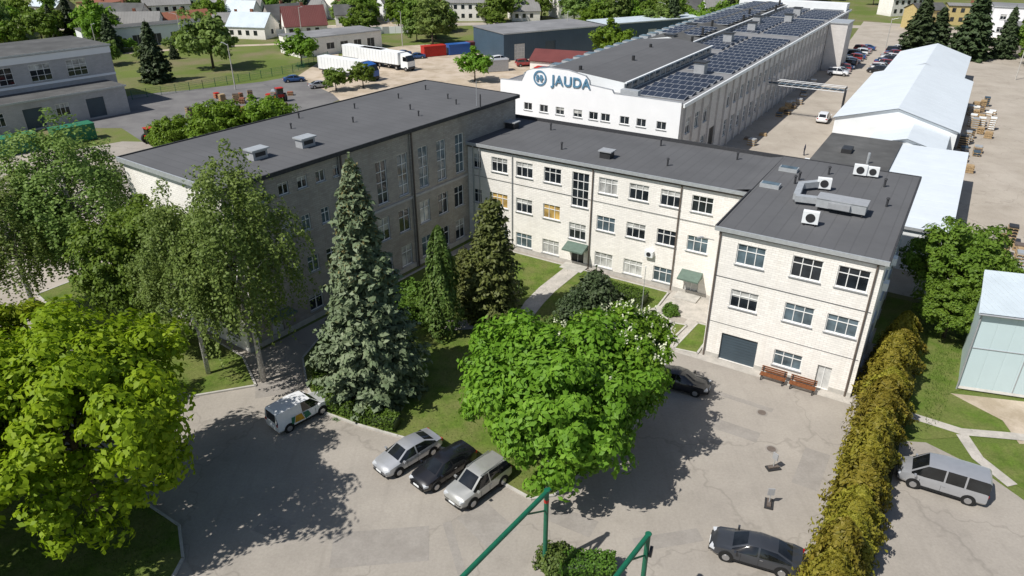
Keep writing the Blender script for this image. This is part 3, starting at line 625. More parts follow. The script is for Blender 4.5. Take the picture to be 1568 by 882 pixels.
flat("slate_blue_hall", 0, 30, 0, 16, 6.5, 'bluedark', 'roofpale', (-2, 182), radians(30), ops=[(3, 6, .1, 3.8, 'doorg'), (12, 15, .1, 3.8, 'garage')])
gable("red_roof_store", 0, 14, 0, 9, 3.2, 5.0, 'brickw', 'redroof', (4, 165), radians(-20), 'x')
flat("long_store", 0, 46, 0, 10, 5.6, 'bluedark', 'corr', (26, 206), radians(28), ops=[(a, a+3, .1, 3.4, 'doorg') for a in (4, 14, 26)])
flat("town_block", 0, 34, 0, 12, 8.5, 'plaster', 'roofpale', (140, 222), radians(-28), ops=[(a, a+1.6, z, z+1.4, 'g1') for a in range(2, 31, 3) for z in (1.5, 5)])
flat("town_block", 0, 26, 0, 12, 6.5, 'brickg', 'greytile', (128, 196), radians(-30), ops=[(a, a+1.6, z, z+1.4, 'g1') for a in range(2, 23, 3) for z in (1.2, 4)])
for i, (x, y, a, mt) in enumerate(((-20, 190, .5, 'redp'), (-14, 193, .5, 'bluep'), (-9, 197, .5, 'redroof'), (-75, 106, .85, 'greenc'), (-69.5, 112, .85, 'greenc'), (8, 160, -.4, 'redp'), (-4, 170, .3, 'sill'))):
    mb = MB(); mb.b2(-3, 3, -1.2, 1.2, .15, 2.6, mt)
    for k in range(-9, 10): mb.b2(k*.31-.06, k*.31+.06, -1.25, 1.25, .25, 2.5, mt)
    mb.b2(-3.05, 3.05, -1.28, 1.28, 2.5, 2.62, mt); mb.b2(-3.05, 3.05, -1.28, 1.28, .12, .25, mt); mb.b2(3.003, 3.05, -.03, .03, .3, 2.5, 'metald')
    mb.build("shipping_container", None, None, (x, y, 0), a)

# ================================================================== VEHICLES
def car_mesh(name, st, segs, pm, wb, wr=.32, extras=None):
    mb = MB(); rings = []
    for (x, zb, w, zt, zr_, wr_) in st:
        h = [(0, zb), (.85*w, zb), (w, zb+.18), (w*1.0, zb+(zt-zb)*.62), (.955*w, zt), (wr_, zr_-.035), (wr_*.82, zr_), (0, zr_+.012)]
        ring = [(x, y, z) for y, z in h]+[(x, -y, z) for y, z in h[-2:0:-1]]
        b = len(mb.v); mb.v += ring; rings.append(b)
    n = 14; pi_, gi = mb.mi(pm), mb.mi('carglass')
    for i, sg in enumerate(segs):
        a, b = rings[i], rings[i+1]
        for k in range(n):
            k2 = (k+1) % n; kk = k if k < 7 else 13-k
            m = pi_
            if kk == 4 and sg in 'rg': m = gi
            if kk == 6 and sg == 'g': m = gi
            mb.f.append((a+k, a+k2, b+k2, b+k)); mb.m.append(m)
    mb.f.append(tuple(rings[0]+k for k in reversed(range(n)))); mb.m.append(pi_); mb.f.append(tuple(rings[-1]+k for k in range(n))); mb.m.append(pi_)
    Wd = max(s[2] for s in st); xf = st[-1][0]; xr = st[0][0]
    for x in wb:
        for sy in (-1, 1):
            mb.cyl((x, sy*(Wd-.3), wr+.03), (x, sy*(Wd+.004), wr+.03), wr+.07, wr+.07, 20, 'tyre')
            mb.cyl((x, sy*(Wd-.2), wr), (x, sy*(Wd+.02), wr), wr, wr, 20, 'tyre'); mb.cyl((x, sy*(Wd), wr), (x, sy*(Wd+.035), wr), wr*.66, wr*.6, 12, 'rim')
    zf = st[-3][3]; zq = st[2][3]
    for sy in (-1, 1):
        mb.box(xf-.22, sy*(Wd*.68), zf-.16, .3, .34, .14, 'lamp', -sy*.35); mb.box(xr+.10, sy*(Wd*.74), zq-.2, .22, .26, .2, 'red', sy*.15)
        j = max(i for i, s_ in enumerate(segs) if s_ == 'g'); xm = st[j][0]+(st[j+1][0]-st[j][0])*.8
        mb.box(xm-.05, sy*(Wd+.09), st[j+1][3]+.06, .12, .2, .13, pm)
        mb.box((xm+xr)/2+.5, sy*(Wd+.004), .62, .012, .012, .5, 'tyre'); mb.box(xm-.35, sy*(Wd+.004), .62, .012, .012, .5, 'tyre'); mb.box((xm+xr)/2+.35, sy*(Wd+.01), .84, .16, .03, .035, 'rim')
    mb.box(xf-.03, 0, .5, .12, .5, .12, 'white'); mb.box(xr+.04, 0, .62, .12, .5, .12, 'white'); mb.box(xf-.06, 0, .36, .16, Wd*1.3, .14, 'tyre')
    mb.box((xf+xr)/2, 0, .3, (xf-xr)*.5, Wd*2.01, .08, 'tyre')
    if extras: extras(mb, Wd)
    return mb.mesh(name, 32)
SED = [(-2.32, .45, .68, .76, .80, .55), (-2.24, .28, .82, .93, .97, .66), (-1.75, .2, .9, .99, 1.03, .70), (-1.02, .2, .9, .96, 1.36, .58), (-.18, .2, .91, .94, 1.45, .60), (-.08, .2, .91, .94, 1.45, .60), (.48, .2, .91, .92, 1.38, .58), (1.2, .2, .90, .92, .96, .68), (1.95, .22, .86, .82, .86, .62), (2.24, .3, .76, .66, .70, .55), (2.34, .42, .6, .54, .58, .48)]
SEDS = 'nngrprgnnn'
SUV = [(-2.2, .5, .74, .8, .9, .6), (-2.12, .35, .88, 1.05, 1.12, .70), (-1.9, .3, .92, 1.08, 1.60, .66), (-1.2, .28, .92, 1.06, 1.68, .68), (-.25, .28, .93, 1.04, 1.72, .68), (-.15, .28, .93, 1.04, 1.72, .68), (.45, .28, .93, 1.02, 1.64, .66), (1.15, .28, .92, 1.02, 1.07, .72), (1.9, .3, .88, .95, .99, .66), (2.15, .35, .80, .78, .82, .6), (2.25, .45, .66, .62, .66, .5)]
SUVS = 'ngrrprgnnn'
VAN = [(-2.45, .4, .84, .9, 1.0, .74), (-2.42, .3, .92, 1.05, 1.82, .76), (-2.3, .28, .95, 1.12, 1.93, .78), (-1.2, .25, .96, 1.12, 1.96, .80), (-1.1, .25, .96, 1.12, 1.96, .80), (-.1, .25, .96, 1.12, 1.96, .80), (.0, .25, .96, 1.12, 1.96, .80), (.95, .25, .96, 1.08, 1.88, .76), (1.75, .25, .94, 1.08, 1.15, .74), (2.25, .28, .88, .92, .97, .66), (2.42, .35, .78, .7, .75, .6), (2.47, .45, .66, .58, .62, .52)]
VANS = 'grrprprgnnn'
CAD = [(-2.15, .4, .82, .9, 1.0, .72), (-2.12, .3, .88, 1.05, 1.70, .70), (-2.0, .26, .90, 1.08, 1.80, .72), (-.3, .24, .90, 1.08, 1.83, .74), (-.2, .24, .90, 1.08, 1.83, .74), (.6, .24, .90, 1.04, 1.76, .70), (1.3, .24, .89, 1.03, 1.08, .70), (1.9, .28, .84, .9, .95, .64), (2.12, .34, .76, .72, .77, .58), (2.18, .45, .64, .58, .62, .5)]
CADS = 'gnnprgnnn'
def rails(mb, Wd):
    for sy in (-1, 1):
        mb.cyl((-1.6, sy*.62, 1.77), (.4, sy*.62, 1.74), .025, .025, 6, 'rim')
        for x in (-1.5, .3): mb.cyl((x, sy*.62, 1.64), (x, sy*.62, 1.76), .02, .02, 5, 'rim')
def decal(mb, Wd):
    for sy in (-1, 1):
        y = sy*(Wd+.012)
        mb.poly([(-.9, y, .55), (-.1, y, .50), (-.3, y, 1.06), (-.75, y, 1.08)], 'gold'); mb.poly([(-.05, y, .45), (.45, y, .55), (.25, y, 1.0), (-.2, y, 1.04)], 'greenc'); mb.poly([(-1.15, y, .6), (-.95, y, .55), (-.8, y, 1.06), (-1.1, y, 1.08)], 'greenc')
def put(name, me, x, y, deg, z=.006): return inst(name, me, (x, y, z), radians(deg))
put("silver_sedan", car_mesh("silver_sedan", SED, SEDS, PS, (-1.38, 1.42)), -6.85, 36.9, 225)
put("black_hatchback", car_mesh("black_hatchback", [(s[0]*.96, *s[1:]) if i > 2 else (s[0]*.96, s[1], s[2], s[3]+.08, s[4]+.18, s[5]) for i, s in enumerate(SED)], SEDS, PB, (-1.32, 1.36)), -4.4, 35.55, 226)
put("silver_suv", car_mesh("silver_suv", SUV, SUVS, PV, (-1.3, 1.35), .36, rails), -2.1, 34.1, 227)
put("white_delivery_van", car_mesh("white_delivery_van", CAD, CADS, PW, (-1.35, 1.35), .33, decal), -15.2, 41.3, 48)
put("graphite_sedan", car_mesh("graphite_sedan", [(s[0]*1.06, *s[1:]) for s in SED], SEDS, PG, (-1.45, 1.5), .34), 13.6, 28.7, 158)
put("black_sedan", car_mesh("black_sedan", SED, SEDS, PB, (-1.38, 1.42)), 12.7, 45.2, -24)
put("silver_minivan", car_mesh("silver_minivan", VAN, VANS, PS, (-1.5, 1.5), .34), 26.9, 34.3, 151)
farcars = [car_mesh("far_car_%d" % i, SED if i % 2 else SUV, SEDS if i % 2 else SUVS, p, (-1.38, 1.4)) for i, p in enumerate((PW, PS, PR, PBL, PB))]
put("white_estate_car", farcars[0], 54.3, 124.5, 60, .015)
for i in range(26):
    x, y = W(-12.5 if i < 14 else -5, 128+(i % 14)*3.1+(i // 14)*8); put("parked_car", farcars[i % 5], x+R.uniform(-.3, .3), y, -32+R.uniform(-4, 4)+(180 if i % 3 else 0), .015)
for (x, y, d) in ((-8, 178, 30), (-3, 181, 30), (3, 176, 20), (-40, 152, 30), (-47, 158, 20), (-24, 186, 200), (-28, 190, 200), (60, 230, 10), (66, 236, 10), (112, 150, 58), (40, 240, 0), (30, 232, 10)):
    put("parked_car", farcars[R.randrange(5)], x, y, d, .02)
def truck(x, y, deg, cab):
    mb = MB(); mb.b2(-9, 4.4, -1.27, 1.27, 1.25, 3.95, 'white'); mb.b2(-9, 4.4, -1.2, 1.2, 1.0, 1.25, 'metald')
    for k in range(14): mb.b2(-8.8+k, -8.75+k, -1.285, 1.285, 1.26, 3.9, 'sill')
    for xx in (-7.6, -6.3, -5.0, 3.6, 6.6):
        for s in (-1, 1): mb.cyl((xx, s*.9, .5), (xx, s*1.25, .5), .5, .5, 14, 'tyre'); mb.cyl((xx, s*1.25, .5), (xx, s*1.27, .5), .25, .25, 10, 'rim')
    mb.b2(5.1, 7.3, -1.22, 1.22, .7, 2.2, cab); mb.b2(5.1, 6.7, -1.2, 1.2, 2.2, 3.4, cab)
    mb.poly([(7.3, -1.15, 2.2), (7.3, 1.15, 2.2), (6.72, 1.1, 3.4), (6.72, -1.1, 3.4)], 'carglass')
    for s in (-1, 1):
        mb.poly([(5.8, s*1.215, 2.2), (7.3, s*1.215, 2.2), (6.7, s*1.205, 3.2), (5.8, s*1.205, 3.2)], 'carglass'); mb.box(7.3, s*1.4, 2.7, .1, .25, .6, 'metald')
    mb.poly([(5.1, -1.1, 3.4), (6.7, -1.1, 3.4), (5.1, -1.1, 3.9)], cab); mb.poly([(5.1, 1.1, 3.4), (6.7, 1.1, 3.4), (5.1, 1.1, 3.9)], cab); mb.poly([(6.7, -1.1, 3.41), (6.7, 1.1, 3.41), (5.1, 1.1, 3.9), (5.1, -1.1, 3.9)], cab)
    mb.b2(2, 7, -.5, .5, .6, 1.0, 'metald'); mb.b2(7.3, 7.36, -1.1, 1.1, .5, 1.0, 'metald')
    mb.build("articulated_truck", None, None, (x, y, .014), radians(deg))
truck(-35.5, 162.5, -34, 'bluep'); truck(-29, 174, -36, 'white'); truck(-33.5, 178, -36, 'white')

# ================================================================== STREET FURNITURE
def bench(x, y, rot):
    mb = MB()
    for i in range(4): mb.b2(-.95, .95, -.28+i*.14, -.17+i*.14, .44, .48, 'wood')
    for i in range(3): mb.box(0, .32+.03*i, .6+i*.15, 1.9, .04, .12, 'wood')
    for sx in (-.8, .8): mb.b2(sx-.04, sx+.04, -.28, -.2, 0, .44, 'metald'); mb.b2(sx-.04, sx+.04, .24, .3, 0, .96, 'metald'); mb.b2(sx-.04, sx+.04, -.2, .24, .38, .438, 'metald')
    mb.build("park_bench", None, None, (x, y, .02), rot)
bx, by = W(5.9, -1.0); bench(bx, by, A0); bx, by = W(8.1, -1.05); bench(bx, by, A0)
def signstand(x, y, a):
    mb = MB(); mb.box(0, 0, .05, .9, .5, .1, 'metald'); mb.cyl((0, 0, .1), (0, 0, 1.0), .03, .03, 8, 'metal'); mb.box(0, 0, 1.0, .06, .4, .5, 'sill', .3); mb.b2(-.35, .35, -.12, .12, .1, .2, 'brown')
    mb.build("barrier_stand", None, 40, (x, y, .006), a)
signstand(17.0, 36.0, .2); signstand(15.7, 32.8, 1.2)
for x, y in ((17.5, 37.9), (18.1, 41.9)):
    mb = MB(); mb.cyl((0, 0, .004), (0, 0, .02), .40, .40, 20, 'asphalt2'); mb.cyl((0, 0, .02), (0, 0, .03), .30, .30, 20, 'brown'); mb.build("manhole_cover", None, None, (x, y, .006))
mb = MB(); mb.cyl((0, 0, 0), (0, 0, 2.6), .05, .04, 8, 'metal'); mb.cyl((0, 0, 2.6), (0, 0, 2.75), .16, .05, 8, 'metald'); mb.cyl((0, 0, 0), (0, 0, .25), .12, .1, 8, 'kerb'); mb.build("garden_lamp", None, 40, (2.2, 34.0, .1))
mb = MB(); g = 'green'
mb.cyl((1.8, 28.05, 0), (1.8, 28.05, 5.6), .13, .13, 12, g); mb.cyl((1.95, 28.25, 5.5), (-6.2, 17.4, 5.5), .13, .13, 12, g); mb.cyl((6.55, 25.1, 0), (6.55, 25.1, 5.6), .13, .13, 12, g); mb.cyl((6.65, 25.25, 5.5), (.5, 17.2, 5.5), .13, .13, 12, g)
mb.cyl((1.8, 28.05, 4.2), (.6, 26.45, 5.5), .05, .05, 8, g); mb.cyl((6.55, 25.1, 4.2), (5.4, 23.6, 5.5), .05, .05, 8, g)
mb.cyl((1.8, 28.05, 4.8), (1.8, 28.05, 5.0), .14, .14, 12, 'redp'); mb.cyl((6.72, 25.15, 4.4), (6.85, 25.1, 4.4), .28, .28, 18, 'metald'); mb.cyl((1.8, 28.05, 5.6), (1.8, 28.05, 5.64), .16, .16, 12, g); mb.cyl((6.55, 25.1, 5.6), (6.55, 25.1, 5.64), .16, .16, 12, g)
mb.build("green_gate_frame", None, 40)
def fence(name, pts, h=1.8, mt='green', step=2.5):
    mb = MB()
    for i in range(len(pts)-1):
        (x0, y0), (x1, y1) = pts[i], pts[i+1]; l = math.hypot(x1-x0, y1-y0); n = max(1, int(l/step)); a = math.atan2(y1-y0, x1-x0)
        for k in range(n+1): mb.cyl((x0+(x1-x0)*k/n, y0+(y1-y0)*k/n, 0), (x0+(x1-x0)*k/n, y0+(y1-y0)*k/n, h), .05, .05, 6, mt)
        for z in (.15, h*.35, h*.6, h*.8, h-.05): mb.box((x0+x1)/2, (y0+y1)/2, z, l, .02, .03, mt, a)
        m_ = int(l/.25)
        for k in range(m_): mb.box(x0+(x1-x0)*(k+.5)/m_, y0+(y1-y0)*(k+.5)/m_, h/2+.05, .02, .02, h-.2, mt, a)
    mb.build(name)
fence("mesh_fence", [(-74, 141), (-64, 151), (-50, 168), (-46, 186)])
mb = MB()
for i in range(46): mb.box(-118+i*1.9, 214+i*.35, 1, 1.86, .12, 2.0, 'plaster' if i % 7 else 'sill', .18)
mb.build("concrete_panel_fence")
def polel(x, y, h, arm=1.5):
    mb = MB(); mb.cyl((0, 0, 0), (0, 0, h), .13, .08, 8, 'kerb'); mb.cyl((0, 0, h-.2), (arm, 0, h+.2), .04, .04, 6, 'metal'); mb.box(arm+.2, 0, h+.2, .6, .22, .1, 'sill'); mb.build("street_lamp", None, 40, (x, y, 0), R.uniform(0, 6))
for x, y in ((-57, 150), (-30, 205), (15, 205), (95, 190), (75, 215), (110, 160), (-100, 180), (-60, 215), (-88, 200), (45, 225), (100, 120)): polel(x, y, 9)
mb = MB(); mb.cyl((0, 0, 0), (0, 0, 5.2), .035, .03, 6, 'metal'); mb.cyl((0, 0, 5.2), (0, 0, 5.26), .06, .02, 6, 'metal'); mb.build("flag_pole", None, None, (*W(-6.4, 2.4), .1))
def pallet(x, y, a, n, mt):
    mb = MB()
    for k in range(n):
        z = .05+k*.34
        for j in range(5): mb.b2(-.6+j*.25, -.42+j*.25, -.5, .5, z+.1, z+.13, 'woodl')
        for j in (-.45, 0, .45): mb.b2(-.6, .6, j-.05, j+.05, z, z+.1, 'woodl')
        mb.b2(-.52+R.uniform(-.05, .05), .5, -.45, .45, z+.132, z+.33, mt)
    mb.build("pallet_stack", None, None, (x, y, .008), a)
mts = ['metal', 'sill', 'woodl', 'white', 'bluedark', 'brown', 'woodl', 'metal', 'metald']
for i in range(85):
    s, t = R.choice([(R.uniform(14.6, 18.5), R.uniform(62, 110)), (R.uniform(14.6, 17), R.uniform(70, 112)), (R.uniform(24, 30), R.uniform(40, 110)), (R.uniform(20, 28), R.uniform(28, 40))])
    x, y = W(s, t); pallet(x, y, A0+R.choice([0, pi/2])+R.uniform(-.1, .1), R.randrange(2, 7), R.choice(mts))
for i in range(16):
    x, y = W(R.uniform(-15.8, -13), R.uniform(62, 118)); pallet(x, y, A0+R.uniform(-.2, .2), R.randrange(1, 4), R.choice(mts))
for i in range(26): pallet(R.uniform(-58, -42), R.uniform(124, 146), R.uniform(0, 3), R.randrange(1, 6), R.choice(['redp', 'metal', 'brown', 'orange', 'woodl']))
def tractor(x, y, a):
    mb = MB(); mb.b2(0, 1.9, -.4, .4, .8, 1.5, 'redp'); mb.b2(-1.2, 0, -.65, .65, .9, 1.4, 'redp'); mb.b2(-1.1, -.05, -.6, .6, 1.4, 2.5, 'carglass'); mb.b2(-1.2, .05, -.7, .7, 2.5, 2.62, 'redp')
    for s in (-1, 1): mb.cyl((-.8, s*.65, .8), (-.8, s*1.05, .8), .8, .8, 16, 'tyre'); mb.cyl((1.4, s*.55, .5), (1.4, s*.85, .5), .5, .5, 14, 'tyre'); mb.cyl((-.8, s*1.05, .8), (-.8, s*1.08, .8), .4, .4, 10, 'redp')
    mb.cyl((1.3, .3, 1.5), (1.3, .3, 2.3), .05, .05, 6, 'metald'); mb.build("red_tractor", None, 40, (x, y, .01), a)
tractor(-56.3, 111, .9); tractor(-45, 140, 2.2)
pm = bpy.data.meshes.new("worker")
J = [(0, 0, .95), (0, 0, 1.2), (0, 0, 1.45), (0, 0, 1.56), (0, 0, 1.70), (.2, 0, 1.42), (.26, .05, 1.15), (.24, .18, .92), (-.2, 0, 1.42), (-.27, -.02, 1.15), (-.26, .05, .9), (.1, 0, .9), (.12, .08, .5), (.12, 0, .08), (.12, .16, .05), (-.1, 0, .9), (-.12, -.02, .5), (-.13, -.14, .08), (-.13, 0, .05)]
Ed = [(0, 1), (1, 2), (2, 3), (3, 4), (2, 5), (5, 6), (6, 7), (2, 8), (8, 9), (9, 10), (0, 11), (11, 12), (12, 13), (13, 14), (0, 15), (15, 16), (16, 17), (17, 18)]
Rd = [.15, .14, .16, .06, .11, .075, .05, .04, .075, .05, .04, .10, .07, .05, .045, .10, .07, .05, .045]
pm.from_pydata(J, Ed, []); po = bpy.data.objects.new("worker", pm); COL.objects.link(po); sk = po.modifiers.new("skin", 'SKIN'); po.modifiers.new("sub", 'SUBSURF').levels = 1
for i, r in enumerate(Rd): pm.skin_vertices[0].data[i].radius = (r, r*.85)
pm.skin_vertices[0].data[0].use_root = True; pm.materials.append(plain("dark_workwear", (.03, .035, .06), .8)); po.location = (43.7, 104.5, .01); po.rotation_euler[2] = 1.

# ================================================================== VEGETATION
rng = np.random.default_rng(3)
class Leaves:
    def __init__(s): s.c = []; s.n = []; s.s = []; s.m = []; s.a = []
    def add(s, c, n, size, mi, asp=.55):
        k = len(c); s.c.append(c); s.n.append(n); s.s.append(np.broadcast_to(size, (k,)).astype(float)*rng.uniform(.75, 1.25, k)); s.m.append(np.full(k, mi)); s.a.append(np.full(k, asp))
    def mesh(s, name, mats, wood=None, down=None, jit=.4):
        c = np.concatenate(s.c); n = np.concatenate(s.n); sz = np.concatenate(s.s)[:, None]; mi = np.concatenate(s.m); asp = np.concatenate(s.a)[:, None]
        n = n/np.maximum(np.linalg.norm(n, axis=1, keepdims=True), 1e-6)
        r = rng.normal(size=c.shape)
        if down is not None: r = r*jit+np.array(down)
        t = np.cross(n, r)
        if down is not None: t = r-n*np.sum(r*n, 1, keepdims=True)
        t /= np.maximum(np.linalg.norm(t, axis=1, keepdims=True), 1e-6); b = np.cross(n, t)
        V = np.stack([c-t*sz, c+b*sz*asp+n*sz*.18, c+t*sz-n*sz*.15, c-b*sz*asp+n*sz*.18], 1).reshape(-1, 3)
        k = len(c); wv = np.array(wood.v) if wood and wood.v else np.zeros((0, 3)); wf = wood.f if wood else []
        nv = len(V)+len(wv); me = bpy.data.meshes.new(name)
        me.vertices.add(nv); me.vertices.foreach_set('co', np.concatenate([V, wv]).ravel())
        li = np.arange(4*k); wl_ = [i+4*k for f in wf for i in f]; tot = np.concatenate([np.full(k, 4), np.array([len(f) for f in wf], int)]).astype(int)
        me.loops.add(int(tot.sum())); me.loops.foreach_set('vertex_index', np.concatenate([li, np.array(wl_, int)]).astype(np.int32))
        me.polygons.add(len(tot)); st = np.concatenate([[0], np.cumsum(tot)[:-1]]); me.polygons.foreach_set('loop_start', st.astype(np.int32))
        for m in mats: me.materials.append(M[m])
        wm = np.full(len(wf), len(mats)-1); me.polygons.foreach_set('material_index', np.concatenate([mi, wm]).astype(np.int32))
        me.update(calc_edges=True); me.validate(); return me
def rdir(k):
    d = rng.normal(size=(k, 3)); return d/np.linalg.norm(d, axis=1, keepdims=True)
def broad(name, rx, rz, zc, ncl, per, leaf, mat, ry=None, bark='bark', flowers=0, lean=(0, 0), trunk=.28, crs=.17, ground=0, droop=0, lobes=1.):
    ry = ry or rx; Lv = Leaves(); wd = MB()
    d = rdir(ncl*2); d = d[d[:, 2] > -.62][:ncl]; k = len(d)
    ph = rng.uniform(0, 6.28, 6)
    lob = 1+lobes*(.13*np.sin(3*np.arctan2(d[:, 1], d[:, 0])+ph[0])+.10*np.sin(5*np.arctan2(d[:, 1], d[:, 0])+ph[1]+3*d[:, 2])+.10*np.sin(6*d[:, 2]+ph[2]))
    rr = np.where(rng.random(k) < .72, rng.uniform(.80, 1.04, k), rng.uniform(.35, .8, k))*lob
    C = d*rr[:, None]*np.array([rx, ry, rz])+np.array([lean[0], lean[1], zc])
    cr = rx*crs*rng.uniform(.6, 1.45, k)
    dd = rdir(k*per).reshape(k, per, 3); dd[..., 2] = np.abs(dd[..., 2])*np.where(rng.random((k, per)) < .8, 1, -1)*.8
    pos = C[:, None, :]+dd*(cr[:, None, None])*rng.uniform(.55, 1.05, (k, per, 1))
    nn = dd+d[:, None, :]*.35+np.array([0, 0, .35])+rng.normal(size=dd.shape)*.4
    Lv.add(pos.reshape(-1, 3), nn.reshape(-1, 3), leaf, 0)
    if droop:
        for i in range(0, k):
            for _ in range(droop):
                ln = rng.uniform(.9, 2.6)*(1.15-.6*max(d[i, 2], 0)); n = int(ln/.1); s = np.linspace(0, 1, n); b = C[i]+rdir(1)[0]*cr[i]; sw = rng.normal(size=2)*.15
                pts = np.stack([b[0]+d[i, 0]*.35*s**.5+sw[0]*s, b[1]+d[i, 1]*.35*s**.5+sw[1]*s, b[2]-ln*s**1.3], 1)+rng.normal(size=(n, 3))*.09
                Lv.add(pts, np.array([d[i, 0], d[i, 1], .5])+rng.normal(size=(n, 3))*.6, leaf*.95, 0, .65)
    mats = [mat, 'flower', bark]
    if flowers:
        idx = np.where((d[:, 2] > .05))[0]; idx = idx[rng.random(len(idx)) < flowers]
        for i in idx:
            for _ in range(3):
                q_ = rdir(1)[0]; q_[2] = abs(q_[2]); b = C[i]+q_*cr[i]*1.02
                pts = b+np.stack([rng.normal(size=7)*.04, rng.normal(size=7)*.04, np.linspace(0, .30, 7)], 1); Lv.add(pts, rng.normal(size=(7, 3)), .075, 1, .8)
    zt = max(zc-rz*.55, ground+1.2)
    wd.cyl((0, 0, 0), (lean[0]*.3, lean[1]*.3, zt), trunk, trunk*.72, 9, bark); wd.cyl((lean[0]*.3, lean[1]*.3, zt), (lean[0], lean[1], zc+rz*.45), trunk*.7, .05, 7, bark)
    for i in range(0, k, max(1, k//26)):
        a = np.array((lean[0]*.4, lean[1]*.4, zt+rng.uniform(0, rz*.6))); e = C[i]*.92+a*.08; m_ = (a+e)/2+np.array((0, 0, .3)); wd.cyl(a, m_, trunk*.36, trunk*.2, 6, bark, False); wd.cyl(m_, e, trunk*.2, .02, 5, bark, False)
    return Lv.mesh(name, mats, wd)
def spruce(name, h, rmax, mat, top=None, z0=.5, dens=1., leaf=.26, p=.85):
    Lv = Leaves(); wd = MB(); z = z0; P = []; Nn = []; T = []
    while z < h-.2:
        f = (z-z0)/(h-z0); Rr = rmax*((1-f)**p)*rng.uniform(.76, 1.15)+.12
        if f < .12: Rr *= .8+f*1.6
        nb_ = int((7+5*Rr/rmax)*dens)+2; off = rng.uniform(0, 6.28)
        for b in range(nb_):
            a = off+2*pi*b/nb_+rng.normal()*.15; Rb = Rr*rng.uniform(.70, 1.2); n = max(3, int(Rb/.2))
            s = np.linspace(.12, 1, n); dz = -Rb*.28*s+Rb*.16*s**3
            wdt = .35*Rb*(1-s)*.5+.12
            for side in (-1, 0, 1):
                x = Rb*s*cos(a)-side*wdt*sin(a); y = Rb*s*sin(a)+side*wdt*cos(a)
                P.append(np.stack([x, y, z+dz-abs(side)*.10], 1)+rng.normal(size=(n, 3))*.07); Nn.append(np.stack([cos(a)*np.ones(n)*.5-side*sin(a)*.5, sin(a)*np.ones(n)*.5+side*cos(a)*.5, np.ones(n)*.8], 1)+rng.normal(size=(n, 3))*.35); T.append(np.full(n, f))
        z += .34*(1-.35*f)/max(dens, .6)
    P = np.concatenate(P); Nn = np.concatenate(Nn); T = np.concatenate(T)
    Lv.add(P, Nn, leaf, 0, .5)
    if top:
        m_ = (T > .35) & (rng.random(len(T)) < (T-.3)*1.2); Q = P[m_]+np.array((0, 0, -.03)); Lv.add(Q, rng.normal(size=Q.shape)*.7+np.array((0, 0, .6)), .18, 1, .45)
    wd.cyl((0, 0, 0), (0, 0, h), .28*h/16, .03, 8, 'bark'); Lv.add(np.array([[0, 0, h+.1*i] for i in range(-4, 4)], float), rng.normal(size=(8, 3)), .15, 0)
    return Lv.mesh(name, [mat, top or mat, 'bark'], wd)
def column(name, h, r, mat, n=4200, leaf=.16, p=.45, base=.25, jag=.12, jit=.4):
    Lv = Leaves(); wd = MB(); u = rng.random(n)**.8; th = rng.uniform(0, 2*pi, n)
    prof = (np.minimum(1, .72+u*1.6)*(1-u)**p); lob = 1+jag*np.sin(3*th+4*u*3)+jag*.7*np.sin(7*th+9*u)
    rr = r*prof*lob*np.where(rng.random(n) < .75, rng.uniform(.9, 1.1, n), rng.uniform(.5, .9, n))
    P = np.stack([rr*np.cos(th), rr*np.sin(th), base+u*(h-base)], 1); Nn = np.stack([np.cos(th), np.sin(th), np.full(n, .45)], 1)+rng.normal(size=(n, 3))*.45
    Lv.add(P, Nn, leaf, 0, .5); wd.cyl((0, 0, 0), (0, 0, h*.9), .12, .02, 7, 'bark')
    return Lv.mesh(name, [mat, mat, 'bark'], wd, down=(0, 0, 1), jit=jit)
def shrub(name, rx, h, mat, n=1800, leaf=.13):
    Lv = Leaves(); wd = MB(); d = rdir(n); d[:, 2] = np.abs(d[:, 2]); lob = 1+.15*np.sin(4*np.arctan2(d[:, 1], d[:, 0])+5*d[:, 2])
    P = d*(lob*rng.uniform(.7, 1.05, n))[:, None]*np.array([rx, rx, h]); Lv.add(P, d+rng.normal(size=(n, 3))*.5+np.array((0, 0, .3)), leaf, 0)
    for i in range(6):
        a = i*1.05; wd.cyl((0, 0, 0), (rx*.6*cos(a), rx*.6*sin(a), h*.7), .03, .01, 5, 'bark', False)
    return Lv.mesh(name, [mat, mat, 'bark'], wd)
def hedge(name, pts, w, h, mat, dens=130, leaf=.10):
    Lv = Leaves(); core = MB()
    for i in range(len(pts)-1):
        (x0, y0), (x1, y1) = pts[i], pts[i+1]; l = math.hypot(x1-x0, y1-y0); a = math.atan2(y1-y0, x1-x0); n = int(l*(w+2*h)*dens)
        u = rng.uniform(-.02, l+.02, n); q_ = rng.uniform(0, w+2*h, n); side = np.where(q_ < h, -1, np.where(q_ > h+w, 1, 0)); off = np.where(side == 0, q_-h-w/2, side*w/2); z = np.where(side == 0, h, np.where(side < 0, q_, q_-h-w))
        j = rng.normal(size=n)*.06+.05*np.sin(u*3.1); off = off+np.where(side != 0, side*j, 0); z = z+np.where(side == 0, j, 0)
        P = np.stack([x0+u*cos(a)-off*sin(a), y0+u*sin(a)+off*cos(a), z+.08], 1); nv = np.stack([-side*sin(a), side*cos(a), (side == 0)*1.], 1)+rng.normal(size=(n, 3))*.45
        Lv.add(P, nv, leaf, 0); core.box((x0+x1)/2, (y0+y1)/2, h/2, l, w-.16, h-.14, 'lhedge', a)
    me = Lv.mesh(name, [mat, mat, 'lpine'], core); return inst(name, me, (0, 0, 0))

